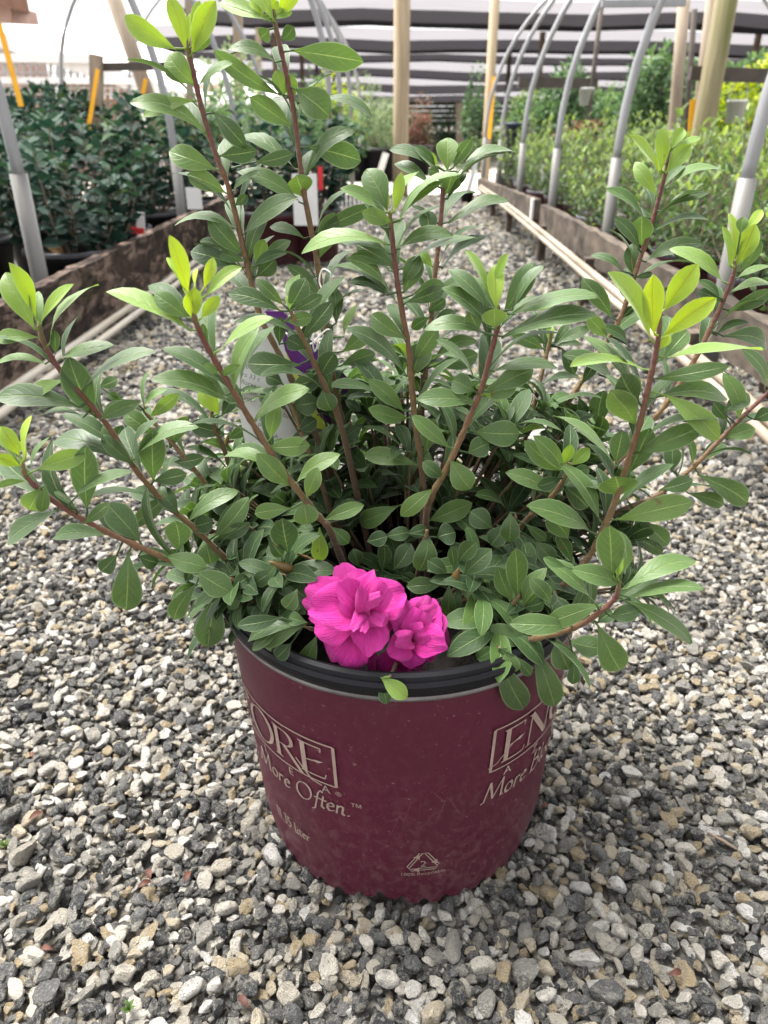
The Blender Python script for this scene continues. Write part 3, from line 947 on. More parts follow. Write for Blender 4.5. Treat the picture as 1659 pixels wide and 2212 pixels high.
# --- right bed: bright green azaleas in maroon pots
az_sets = [shrub_meshes(200 + i, .43, .25, 40, 17, .042, .016, .15, .30, .0, .14, .8, .0028) for i in range(5)]
rp = None
rs = random.Random(9)
for j, x in enumerate((.99, 1.36, 1.74, 2.15)):
    for i in range(12):
        y = 1.72 + i * .41 + (.2 if j % 2 else 0)
        if x / y > .78: continue
        x2 = x + rs.uniform(-.03, .03)
        if j < 2:
            if rp is None: rp = pot_thing('maroon_pot', (x2, y, -.006), .125, .105, .22, M['maroon_dull'], 'dull maroon pot holding a bright green shrub behind the grey plank', 'maroon pots behind the grey planks')
            else:
                c = copy_tree(rp); c.location = (x2, y, -.006)
        s_ = empty('azalea_bush', (x2, y, 0 if j < 2 else .03), rs.uniform(0, 6.28))
        st, lf = az_sets[rs.randrange(5)]
        link('stems', st, M['twig'], s_, True); link('foliage', lf, M['bed_leaf'], s_)
        f = rs.uniform(.9, 1.15)
        s_.scale = (1, 1, f)
        tag(s_, 'bright green young shrub in the bed behind the grey planks', 'shrub', 'bright green shrubs behind the grey planks')

# --- trees and large shrubs further off
def tree(name, u, v, Y, rx, rz, mat, label, n=1500, Ll=.07, Lw=.035, seed=1, group=None, cat='tree', young=.2):
    c = P(u, v, Y)
    t_ = empty(name, (c.x, c.y, 0), seed)
    m = MB()
    rs_ = random.Random(seed)
    m.tube(smooth_path([(0, 0, -.05), (rs_.uniform(-.03, .03), 0, c.z * .5), (0, 0, max(c.z, .3))], 3), [.035, .033, .03, .028, .024, .02, .012], 8)
    for k in range(4):
        a = rs_.uniform(0, 6.28)
        m.tube([(0, 0, max(.1, c.z - rz * .5)), (math.cos(a) * rx * .5, math.sin(a) * rx * .5, c.z + rz * rs_.uniform(0, .5))], [.014, .006], 6)
    m.build('trunk', M['twig'], t_, True)
    link('crown', crown_mesh(seed, rx, rz, c.z, n, Ll, Lw, 11, young), mat, t_)
    tag(t_, label, cat, group)
tree('weeping_tree', 818, 285, 9.4, .42, .52, M['pale_tree'], 'pale grey-green fine-leaved tree in a black pot left of the pine post', 2600, .07, .012, 31)
tree('red_tree', 903, 285, 10.5, .26, .5, M['red_tree'], 'tree with red-tinged leaves right of the pine post', 1300, .06, .03, 32)
tree('yellow_shrub', 735, 245, 11, .55, .5, M['yellow_tree'], 'yellow-green shrub behind the tall far hoops', 900, .07, .035, 33)
tree('green_tree', 965, 290, 19, .6, .7, M['tree'], 'small green tree under the far shade roof at the aisle end', 1000, .1, .05, 34)
tree('green_tree', 1030, 275, 13, .38, .75, M['tree'], 'narrow dark green tree left of the taped pine post', 1400, .08, .04, 35)
tree('green_shrub', 1010, 345, 11, .3, .25, M['bed_leaf'], 'low light green shrub in front of the narrow dark tree', 700, .06, .03, 36, cat='shrub')
tree('green_tree', 1125, 265, 10.5, .33, .40, M['bed_leaf'], 'light green tree above the dark blue pot', 1300, .07, .035, 37)
tree('green_tree', 1192, 262, 8.8, .46, .62, M['tree'], 'rounded mid-green tree right of the dark blue pot', 2400, .075, .04, 38)
tree('green_tree', 1325, 270, 9.0, .48, .50, M['tree'], 'bushy mid-green tree behind the bright shrubs, beside the bright gap', 2200, .075, .04, 39)
tree('green_tree', 1415, 252, 7.6, .42, .62, M['tree'], 'tall mid-green tree behind the tan leaning pole', 2200, .07, .04, 40)
tree('yellow_shrub', 1600, 250, 6.2, .42, .42, M['yellow_tree'], 'bright yellow-leaved shrub right of the green-stained post', 1500, .06, .034, 41)
tree('dark_tree', 1640, 225, 8.2, .6, .55, M['tree'], 'dark green tree behind the yellow shrub', 2200, .08, .045, 42)
tree('brown_shrub', 1250, 310, 7.8, .32, .25, M['red_tree'], 'brownish shrub below the bright gap in the trees', 700, .05, .025, 43, cat='shrub')
tree('green_tree', 505, 225, 7.5, .40, .42, M['pale_tree'], 'sparse pale tree rising behind the dark green shrubs', 650, .07, .035, 44)
tree('green_shrub', 455, 275, 6.2, .55, .30, M['tree'], 'mid-green shrub at the back of the dark shrub bed', 1300, .06, .035, 45, cat='shrub')
tree('green_shrub', 640, 300, 6.6, .5, .42, M['tree'], 'leafy green shrub between the dark bed and the far hoops', 1600, .06, .03, 46, cat='shrub')
tree('green_shrub', 55, 270, 6.0, .75, .32, M['camellia'], 'dark shrub in front of the lattice shed', 1500, .07, .045, 47, cat='shrub')
tree('green_shrub', 720, 320, 7.2, .32, .4, M['tree'], 'dark green shrub behind the wire rack', 1300, .06, .03, 48, cat='shrub')
# distant hedge
for i, (u, Y, rx, rz) in enumerate(((560, 30, 5, .9), (760, 34, 4, .8), (1260, 26, 4, .75), (1560, 24, 4.5, 1.0), (300, 26, 5, .8))):
    tree('far_hedge', u, 268, Y, rx, rz, M['tree'], ['far hedge left of the tall hoops', 'far hedge behind the pale fine-leaved tree', 'far hedge behind the rounded trees', 'far hedge behind the yellow shrub', 'far hedge behind the brown post'][i], 2600, .35, .2, 60 + i, cat='hedge')

# --- odd pots and signs at the back
p = P(1115, 300, 6.9)
bp = empty('blue_pot', (p.x, p.y, .2))
m = MB(); m.lathe([(.001, 0), (.085, 0), (.105, .36), (.118, .36), (.118, .39), (.108, .39), (.1, .34), (.001, .3)], 32); m.build('body', M['blue_pot'], bp, True)
m = MB(); m.box(-.03, .03, -.118, -.104, .13, .25); 
m = MB(); m.bar((-.005, -.107, .12), (.004, -.112, .26), .035, .004, (0, 1, 0)); m.build('label_mark', M['white'], bp)
tag(bp, 'dark blue plastic pot standing high behind the hoops of the bright bed', 'pot')
cr = empty('crate', (p.x, p.y, 0)); m = MB(); m.box(-.14, .14, -.12, .12, -.02, .2); m.build('body', M['dark_wood'], cr)
tag(cr, 'dark crate under the dark blue pot', 'crate')
p = G(1008, 440)
sp_ = pot_thing('small_pot', (p.x, p.y, -.004), .055, .045, .10, M['black_pot'], 'small black pot holding a leaning white stake in the aisle', None)
m = MB(); m.bar((p.x, p.y, .06), (p.x + .075, p.y + .02, .36), .035, .004, (0, 1, 0))
tag(m.build('white_stake', M['white']), 'white label stake leaning in a small black pot', 'stake')
for u, lab in ((822, 'black pot under the pale fine-leaved tree'), (900, 'black pot under the red-tinged tree'), (765, 'black pot left of the pale fine-leaved tree')):
    p = P(u, 370, 9.3 if u < 880 else 10.4)
    pp = pot_thing('black_pot', (p.x, p.y, -.004), .19, .16, .34, M['black_pot'], lab, None)
p = P(828, 352, 9.05)
m = MB(); m.bar((p.x - .04, p.y, p.z - .10), (p.x + .03, p.y, p.z + .10), .07, .004, (0, 1, 0))
tag(m.build('plant_tag', M['white']), 'white label on the black pot under the pale tree', 'tag')
def white_pot(u, v, Y, label, hh):
    c = P(u, v, Y); o = empty('hanging_pot', c)
    m = MB(); m.lathe([(.001, -.12), (.075, -.12), (.095, .06), (.10, .06), (.10, .08), (.085, .08), (.075, -.1), (.001, -.1)], 24); m.build('body', M['white'], o, True)
    m = MB(); m.tube(smooth_path([(-.09, 0, .07), (-.05, 0, hh * .7), (0, 0, hh), (.05, 0, hh * .7), (.09, 0, .07)], 4), .004, 6); m.build('hanger', M['wire'], o, True)
    o.scale = (.6, .6, .6)
    tag(o, label, 'pot')
white_pot(1267, 205, 6.53, 'white hanging pot on the dark beam behind the hoops', .2)
white_pot(1590, 236, 5.0, 'white hanging pot above the yellow shrub', .36)
hang_tag(1172, 355, 1180, 385, 4.6, 'small white tag among the bright green shrubs beside the grey plank')
# maroon pots seen below the grey planks
for i, (u, v) in enumerate(((1215, 575), (1145, 492), (1105, 470))):
    p = G(u + 20, v)
    c = copy_tree(rp); c.location = (max(p.x, .9) if False else .93, p.y, -.006)
# ================================================================== the pot
POTM = Matrix.Translation((POTC.x, POTC.y, .003)) @ Matrix.Rotation(-.012, 4, 'Y') @ Matrix.Scale(1.07, 4)
pot = empty('nursery_pot')
pot.matrix_world = POTM
pot.location = POTM.to_translation(); pot.rotation_euler = POTM.to_euler(); pot.scale = (1.07, 1.07, 1.07)
ZB = .226
def rbody(z): return .1205 + .0135 * min(max(z / ZB, 0), 1.05)
def rpt(phi, z, off=0.0):
    r = rbody(z) + off
    return Vector((r * math.sin(phi), -r * math.cos(phi), z))
# body wall with toothed foot
NS = 528
def foot(k):
    t = k / NS * 2 * math.pi
    return .0005 + .0075 * max(0.0, math.cos(t * 44)) ** .7 + .010 * max(0.0, math.sin(t * 5 + 2.2)) ** 3
m = MB()
rows = [None, .022, .03, .06, .1, .14, .18, .21, ZB]
vv, ff = [], []
for i, z in enumerate(rows):
    for k in range(NS):
        ph = 2 * math.pi * k / NS
        zz = foot(k) if z is None else z
        vv.append(rpt(ph, zz, -.0025 * (1 - (zz / .03)) if zz < .03 else 0.0005 * math.sin(ph * 5 + z * 40)))
for i in range(len(rows) - 1):
    for k in range(NS):
        k2 = (k + 1) % NS
        ff.append((i * NS + k, i * NS + k2, (i + 1) * NS + k2, (i + 1) * NS + k))
m.add(vv, ff)
wall = m.build('wall', M['maroon'], pot, True)
m = MB(); m.lathe([(.001, .004), (.106, .002), (.111, .012), (.1165, .024)], 96); m.build('base', M['maroon'], pot, True)
m = MB(); m.lathe([(.1335, ZB - .001), (.1352, ZB - .004), (.1364, ZB - .001), (.1362, ZB + .0015)], 160); m.build('rim_edge', M['rim_grey'], pot, True)  # thin ring that carries the rim's painted highlight
m = MB(); m.lathe([(.1330, ZB - .002), (.1362, ZB + .0005), (.1385, ZB + .005), (.1392, ZB + .010), (.1375, ZB + .0125), (.1362, ZB + .0118), (.1350, ZB + .0150), (.1325, ZB + .0165),
                   (.1298, ZB + .0155), (.1285, ZB + .011), (.1278, ZB + .004), (.1262, ZB - .010), (.1250, ZB - .012), (.1225, .15)], 240); m.build('rim', M['black_pot'], pot, False)
m = MB()
vv, ff = [], []
NR, NA = 10, 48
for i in range(NR + 1):
    for k in range(NA):
        t = 2 * math.pi * k / NA; r = .1255 * i / NR
        p = Vector((r * math.cos(t), r * math.sin(t), .188 + .022 * (1 - (i / NR) ** 2)))
        p.z += .006 * noise.noise(p * 45)
        vv.append(p)
for i in range(NR):
    for k in range(NA):
        k2 = (k + 1) % NA
        ff.append((i * NA + k, i * NA + k2, (i + 1) * NA + k2, (i + 1) * NA + k))
m.add(vv, ff); m.build('soil', M['soil'], pot, True)
tag(pot, 'maroon plastic nursery pot with black rim and cream lettering on the gravel', 'pot')

# --- print on the wall
INV = POTM.inverted()
def pot_hit(u, v):
    o = INV @ CP; d = INV.to_3x3() @ ray(u, v)
    t = .2
    while t < 1.2:
        p = o + d * t
        if p.xy.length < rbody(p.z): return math.atan2(p.x, -p.y), p.z
        t += .0005
    return None
class Pen:
    """flat lettering laid on the wall: every stroke sits a hair above the one before"""
    def __init__(s): s.m, s.k = MB(), 0
    def poly(s, pts_):
        s.k += 1
        off = .00110 + .000010 * (s.k % 24)
        s.m.add([rpt(a, z, off) for a, z in pts_], [tuple(range(len(pts_)))])
    def to(s, x, y): return (s.a0 + x * s.sx / .128, s.z0 + y * s.sy)
    def at(s, a0, z0, sx, sy, shear=0.0): s.a0, s.z0, s.sx, s.sy, s.sh = a0, z0, sx, sy, shear; return s
    def quad(s, q):
        s.poly([s.to(x + y * s.sh, y) for x, y in q])
    def nib(s, pl, w_, ang=40, mn=.3):
        n = (math.cos(R(ang)) * w_ / 2, math.sin(R(ang)) * w_ / 2)
        for (x0, y0), (x1, y1) in zip(pl, pl[1:]):
            dx, dy = x1 - x0, y1 - y0
            L_ = math.hypot(dx, dy) or 1
            px, py = -dy / L_, dx / L_
            c = px * n[0] + py * n[1]
            h_ = max(abs(c), w_ * mn / 2)
            ex, ey = dx / L_ * w_ * .12, dy / L_ * w_ * .12
            s.quad([(x0 - px * h_ - ex, y0 - py * h_ - ey), (x1 - px * h_ + ex, y1 - py * h_ + ey), (x1 + px * h_ + ex, y1 + py * h_ + ey), (x0 + px * h_ - ex, y0 + py * h_ - ey)])
    def bar(s, x0, y0, x1, y1, w_, n=1):
        dx, dy = x1 - x0, y1 - y0; L_ = math.hypot(dx, dy); px, py = -dy / L_ * w_ / 2, dx / L_ * w_ / 2
        for i in range(n):
            a, b2 = i / n, (i + 1) / n
            s.quad([(x0 + dx * a - px, y0 + dy * a - py), (x0 + dx * b2 - px, y0 + dy * b2 - py), (x0 + dx * b2 + px, y0 + dy * b2 + py), (x0 + dx * a + px, y0 + dy * a + py)])
def arc(cx, cy, rx, ry, a0, a1, n=14):
    return [(cx + rx * math.cos(R(a0 + (a1 - a0) * i / n)), cy + ry * math.sin(R(a0 + (a1 - a0) * i / n))) for i in range(n + 1)]
GL = {'M': (.98, [[(-.1, .0), (.02, .04), (.16, .98)], [(.16, 1), (.42, .08)], [(.42, .08), (.76, 1)], [(.76, 1), (.82, .02), (.93, .06)]]),
      'o': (.47, [arc(.21, .25, .18, .25, 0, 360, 14)]), 'r': (.36, [[(.08, .5), (.06, 0)], [(.07, .33), (.19, .49), (.31, .46)]]),
      'e': (.42, [[(.05, .25), (.33, .33), (.33, .45), (.2, .5), (.07, .36), (.06, .15), (.16, .0), (.37, .09)]]),
      'B': (.64, [[(.12, 1), (.06, 0)], [(.0, .95), (.36, 1.02), (.5, .82), (.36, .58), (.12, .55)], [(.2, .55), (.5, .48), (.54, .2), (.32, 0), (0, .0)]]),
      'l': (.22, [[(.1, 1), (.07, .06), (.16, 0)]]), 's': (.36, [[(.3, .45), (.16, .5), (.07, .38), (.26, .15), (.18, 0), (.02, .05)]]),
      'm': (.68, [[(.08, .5), (.06, 0)], [(.07, .33), (.2, .5), (.3, .45), (.28, 0)], [(.3, .33), (.43, .5), (.53, .45), (.51, .06), (.6, 0)]]),
      'n': (.48, [[(.08, .5), (.06, 0)], [(.07, .33), (.2, .5), (.32, .45), (.3, .06), (.4, 0)]]),
      ',': (.22, [[(.1, .06), (.03, -.14)]]), '.': (.24, [[(.05, .02), (.13, .06)]]), ' ': (.3, []),
      'O': (.9, [arc(.42, .5, .37, .51, 0, 360, 20)]), 'f': (.3, [[(.42, .95), (.3, 1.0), (.21, .8), (.1, -.22), (-.04, -.3)], [(.04, .5), (.34, .5)]]),
      't': (.3, [[(.16, .72), (.1, .08), (.22, 0)], [(.02, .5), (.3, .5)]]),
      '1': (.34, [[(.06, .8), (.2, .98), (.2, 0)]]), '3': (.46, [[(.06, .9), (.22, 1), (.36, .8), (.2, .55)], [(.2, .55), (.4, .35), (.3, .04), (.04, .04)]]),
      '5': (.46, [[(.38, .98), (.12, .98), (.1, .58), (.3, .58), (.38, .3), (.25, .02), (.04, .05)]]), 'i': (.2, [[(.1, .5), (.08, .05), (.14, 0)], [(.1, .72), (.12, .78)]])}
def script_text(pen, txt, a0, z0, size, w_=.12, shear=.12):
    x = 0
    for ch in txt:
        adv, st = GL[ch]
        pen.at(a0 + x * size / .128, z0, size, size, shear)
        for pl in st: pen.nib(pl, w_, 42, .5)
        x += adv
    return x * size / .128
def script_width(txt, size): return sum(GL[c][0] for c in txt) * size / .128
def font_text(name, txt, a0, z0, size, align='LEFT', spacing=1.0, parent=wall, mat=None, wrap=True, off=.0013):
    cu = bpy.data.curves.new(name, 'FONT')
    cu.body = txt; cu.size = size; cu.align_x = align; cu.space_character = spacing; cu.resolution_u = 3
    ob = bpy.data.objects.new(name, cu)
    col.objects.link(ob)
    dg = bpy.context.evaluated_depsgraph_get()
    me = bpy.data.meshes.new_from_object(ob.evaluated_get(dg))
    bpy.data.objects.remove(ob)
    for v in me.vertices:
        v.co = rpt(a0 + v.co.x / .128, z0 + v.co.y, off)
    me.materials.clear()
    return link(name, me, mat or M['print'], parent)

hr_t, hr_b = pot_hit(1068.5, 1575.6), pot_hit(1062, 1664)
hl_t, hl_b = pot_hit(720, 1613), pot_hit(737, 1701)
hm, ho = pot_hit(1047, 1731), pot_hit(762, 1763)
hlit, hrec = pot_hit(674, 1818), pot_hit(914, 1861)
print('print anchors', hr_t, hr_b, hl_t, hl_b, hm, ho, hlit, hrec)
def logo(pen, aL, aR, zb, zt):
    Wd, Hh = (aR - aL) * .128, zt - zb
    pen.at(aL, zb, 1, 1)
    n = 40
    pen.bar(0, 0, Wd, 0, .0013, n); pen.bar(0, Hh, Wd, Hh, .0013, n)
    pen.bar(0, 0, 0, Hh, .0024); pen.bar(Wd, 0, Wd, Hh, .0024)
    lh = Hh * .76
    lw = Wd * .92 / 5.12
    x = Wd * .045
    for i, ch in enumerate('ENCORE'):
        pen.at(aL + x / .128, zb + Hh * .12, lw, lh)
        if ch == 'E':
            pen.bar(.14, 0, .14, 1, .13)
            pen.bar(.03, .985, .62, .985, .04, 3); pen.bar(.03, .015, .66, .015, .04, 3)
            pen.bar(.62, .985, .60, .86, .03); pen.bar(.66, .015, .70, .16, .03)
            pen.bar(.2, .46, .42, .5, .035)
            pen.quad([(.34, .5), (.48, .56), (.66, .57), (.52, .47)])
            if i == 0: pen.nib([(-.32, -.02), (-.1, .06), (.12, .3), (.3, .44)], .05, 40, .5)
            else: pen.nib([(-.1, .3), (.1, .05), (.3, -.2), (.55, -.26)], .05, 40, .5)
            adv = .76
        elif ch == 'N':
            pen.bar(.1, 0, .1, 1, .045); pen.bar(.1, 1, .78, 0, .14); pen.bar(.78, 0, .78, 1, .045)
            pen.bar(.0, .985, .16, .985, .03); pen.bar(.0, .015, .2, .015, .03); pen.bar(.68, .985, .88, .985, .03); adv = .93
        elif ch == 'C':
            pen.nib(arc(.5, .5, .44, .52, 45, 315, 24), .14, 12, .28); adv = .86
        elif ch == 'O':
            pen.nib(arc(.52, .5, .46, .52, 0, 360, 30), .14, 12, .28); adv = 1.04
        else:
            pen.bar(.14, 0, .14, 1, .13); pen.bar(.03, .015, .27, .015, .04); pen.bar(.03, .985, .2, .985, .04)
            pen.nib([(.14, .98)] + arc(.36, .73, .26, .25, 80, -80, 12) + [(.2, .47)], .11, 8, .3)
            pen.bar(.34, .48, .84, -.16, .11); adv = .80
        x += adv * lw
    # A Z A L E A below the frame
for i, (aL, aR, zb, zt, zs, aM) in enumerate(((hr_t[0], hr_t[0] + 1.36, hr_b[1], hr_t[1], hm[1], hm[0]), (hl_t[0] - 1.36, hl_t[0], hl_b[1], hl_t[1], ho[1], None))):
    pen = Pen()
    logo(pen, aL, aR, zb, zt)
    pen.m.build('printed_logo', M['print'], wall)
    for j, ch in enumerate('AZALEA'):
        f = font_text('printed_letter', ch, aL + (.07 + j * .172) * 1.36, zb - (zt - zb) * .235, (zt - zb) * .27)
    font_text('printed_mark', '\u00ae', aR - .01, zb - (zt - zb) * .22, (zt - zb) * .16)
    pen = Pen()
    size = (zt - zb) * .46
    txt = 'More Blooms, More Often.'
    wd = script_width(txt, size)
    a0 = (hm[0] - .02) if i == 0 else (ho[0] - wd + .0)
    script_text(pen, txt, a0, zs, size)
    pen.m.build('printed_slogan', M['print'], wall)
    font_text('printed_mark', '\u2122', a0 + wd - .01, zs + size * .5, size * .55)
pen = Pen()
sz = .0115
script_text(pen, '11.35 liter', hlit[0] - script_width('11.35 liter', sz), hlit[1], sz, .15, .0)
pen.m.build('printed_volume', M['print'], wall)
pen = Pen()
a0, z0 = hrec
pen.at(a0, z0, 1, 1)
tri = [(R(90 + 120 * k)) for k in range(3)]
cor = [(math.cos(t) * .0158, math.sin(t) * .0150) for t in tri]
for k in range(3):
    (x0, y0), (x1, y1) = cor[k], cor[(k + 1) % 3]
    a_, b_ = .16, .84
    p0 = (x0 + (x1 - x0) * a_, y0 + (y1 - y0) * a_); p1 = (x0 + (x1 - x0) * b_, y0 + (y1 - y0) * b_)
    dx, dy = x1 - x0, y1 - y0; L_ = math.hypot(dx, dy); nx_, ny_ = -dy / L_, dx / L_
    for o_ in (.0011, -.0011): pen.bar(p0[0] + nx_ * o_, p0[1] + ny_ * o_, p1[0] + nx_ * o_, p1[1] + ny_ * o_, .0009)
    c_ = (x1 + (x1 * .0), y1)
    (x2, y2) = cor[(k + 2) % 3]
    q0 = (x1 + (x2 - x1) * .16, y1 + (y2 - y1) * .16)
    pen.bar(p1[0] - nx_ * .0011, p1[1] - ny_ * .0011, q0[0], q0[1], .0007)
    pen.quad([(p0[0] + dx / L_ * .0062 + nx_ * .003, p0[1] + dy / L_ * .0062 + ny_ * .003), (p0[0] + dx / L_ * .0062 - nx_ * .003, p0[1] + dy / L_ * .0062 - ny_ * .003), (p0[0] + dx / L_ * .002, p0[1] + dy / L_ * .002)])
pen.m.build('recycling_mark', M['print'], wall)
font_text('recycling_number', '2', a0, z0 - .004, .0100, 'CENTER')
font_text('recycling_text', '100% Recyclable', a0, z0 - .0140, .0050, 'CENTER', 1.05)

# ================================================================== the azalea
shrub = empty('azalea_shrub', (0.0, .52, .2))
SO = shrub.location.copy()
def U2(crop, x, y):
    s_, ox, oy = CROPS[crop]
    return ox + x * s_, oy + y * s_
CROPS = {'U': (1, 0, 0), 'A': (.3418, 0, 0), 'B': (.3418, 567, 0), 'C': (.3418, 1091.9, 0), 'D': (.3418, 0, 526.5), 'E': (.3662, 486, 526.5), 'F': (.3662, 1051.5, 526.5),
         'G': (.3906, 162, 1012.6), 'H': (.26855, 607.5, 1134), 'I': (.3662, 972, 1093.6), 'K': (.29296, 324, 567), 'Q': (.3027, 388.6, 81), 'R': (.2441, 810, 162), 'T': (.3164, 1134, 283.5)}
# stems as seen (u, v, metres ahead), root first
STEMS = {
 'S1': [(760, 1300, .49), (640, 1266, .47), (500, 1254, .45), (420, 1230, .438), (330, 1194, .425), (225, 1146, .415), (130, 1092, .405), (62, 1036, .40), (48, 1000, .40)],
 'S2': [(720, 1300, .50), (600, 1262, .485), (525, 1239, .475), (430, 1150, .468), (350, 1080, .463), (290, 1010, .46), (240, 930, .457), (190, 868, .455), (130, 800, .452), (95, 742, .45), (84, 700, .45)],
 'S3': [(760, 1270, .49), (715, 1150, .455), (690, 1118, .45), (640, 1055, .444), (600, 1000, .44), (555, 930, .435), (520, 872, .43), (480, 805, .427), (445, 745, .423), (423, 695, .42), (415, 660, .42)],
 'S4': [(800, 1280, .53), (690, 960, .535), (630, 820, .54), (590, 740, .543), (565, 690, .545), (545, 620, .547), (520, 510, .55), (492, 400, .55), (465, 330, .55), (440, 250, .55), (422, 175, .55), (408, 112, .55), (406, 80, .55)],
 'S5': [(820, 1280, .54), (750, 960, .545), (728, 860, .55), (714, 780, .553), (702, 690, .556), (686, 570, .56), (668, 475, .562), (654, 400, .565), (645, 320, .567), (632, 225, .57), (612, 130, .57), (596, 60, .57), (590, 20, .57)],
 'S6': [(905, 1290, .50), (914, 1110, .50), (910, 1000, .50), (898, 920, .50), (890, 840, .50), (884, 760, .50), (870, 680, .50), (857, 600, .50), (850, 540, .50), (845, 490, .50), (842, 455, .50)],
 'S7': [(890, 1280, .54), (905, 960, .565), (918, 820, .58), (928, 720, .585), (938, 610, .59), (948, 520, .595), (955, 440, .60), (957, 400, .60), (962, 370, .60)],
 'S8': [(925, 1300, .49), (920, 1130, .475), (932, 1072, .47), (955, 1030, .468), (985, 970, .465), (1015, 900, .463), (1040, 840, .462), (1060, 765, .46), (1076, 700, .46), (1076, 660, .46)],
 'S9': [(980, 1280, .53), (1080, 1060, .57), (1130, 960, .59), (1155, 870, .605), (1172, 800, .615), (1186, 745, .62), (1190, 715, .62)],
 'S10': [(980, 1290, .53), (1100, 1080, .56), (1170, 970, .58), (1240, 850, .59), (1290, 770, .60), (1325, 715, .605), (1352, 655, .61), (1382, 560, .615), (1402, 505, .617), (1424, 425, .62), (1440, 362, .62), (1444, 330, .62)],
 'S11': [(1010, 1360, .485), (1180, 1290, .455), (1265, 1212, .45), (1300, 1150, .447), (1330, 1080, .445), (1355, 1000, .443), (1382, 915, .44), (1402, 830, .44), (1415, 770, .44), (1424, 712, .44), (1426, 670, .44)],
 'S12': [(1010, 1310, .52), (1250, 1080, .525), (1370, 960, .535), (1440, 870, .54), (1490, 795, .543), (1532, 715, .547), (1562, 650, .55), (1584, 595, .55), (1590, 560, .55)],
 'S13': [(1020, 1310, .53), (1290, 1130, .56), (1420, 1070, .575), (1500, 1006, .585), (1560, 945, .59), (1610, 895, .595), (1665, 842, .60), (1690, 815, .60)],
 'S14': [(1000, 1370, .48), (1100, 1385, .435), (1160, 1378, .405), (1240, 1356, .393), (1296, 1322, .386), (1330, 1290, .382), (1338, 1255, .38)],
 'S15': [(1020, 1310, .50), (1110, 1160, .485), (1150, 1110, .48), (1190, 1075, .475), (1218, 1035, .47), (1230, 1000, .47)],
 'S16': [(815, 1280, .52), (745, 950, .513), (700, 830, .508), (668, 762, .505), (642, 705, .50), (628, 672, .50)],
 'S17': [(760, 1290, .53), (540, 1080, .555), (480, 960, .56), (458, 905, .56), (460, 880, .56)],
 'S18': [(740, 1300, .52), (590, 1210, .53), (500, 1125, .535), (440, 1040, .54), (375, 960, .545), (330, 910, .55), (312, 890, .55)],
 'S19': [(770, 1290, .52), (700, 1060, .52), (660, 960, .525), (640, 900, .53), (618, 850, .53)],
 'T1': [(930, 1320, .49), (985, 1270, .45), (985, 1240, .44)],
 'T2': [(1000, 1350, .48), (1080, 1330, .44), (1112, 1300, .425), (1122, 1285, .42)],
 'T3': [(760, 1310, .48), (660, 1262, .45), (612, 1232, .44), (600, 1225, .44)],
 'T5': [(760, 1350, .47), (690, 1360, .42), (655, 1352, .40)],
 'T6': [(890, 1290, .49), (915, 1180, .46), (922, 1145, .455)],
 'T7': [(900, 1360, .46), (872, 1400, .43), (852, 1442, .398), (842, 1462, .374)],
 'T8': [(1010, 1380, .47), (1060, 1390, .42), (1080, 1400, .398)],
 'T9': [(1000, 1300, .50), (1075, 1190, .47), (1110, 1130, .465), (1112, 1110, .465)],
 'T10': [(800, 1300, .50), (690, 1220, .47), (640, 1195, .465)],
 'T11': [(700, 1320, .49), (560, 1300, .45), (520, 1290, .44)],
}
stem_path, stem_uv = {}, {}
STEMOBJ = {}
for k, q in STEMS.items():
    path_ = smooth_path([P(*p) for p in q], 5)
    stem_path[k] = path_
    stem_uv[k] = [UV(p) for p in path_]
    n = len(path_)
    r0 = .0026 if k[0] == 'S' else .0019
    m = MB()
    rr = [(r0 * (1 - .42 * i / (n - 1)) if i < n - 3 else r0 * .5) * (1 + .10 * math.sin(i * 2.1) + .10 * math.sin(i * 3.7 + len(k))) for i in range(n)]
    long_ = k[0] == 'S' and k not in ('S9', 'S15', 'S16', 'S17', 'S18', 'S19')
    cs = [(i / (n - 1)) * (1.0 if long_ else .45) for i in range(n)]
    m.tube([p - SO for p in path_], rr, 9, cs)
    STEMOBJ[k] = m.build('stem', M['stem'], shrub, True)

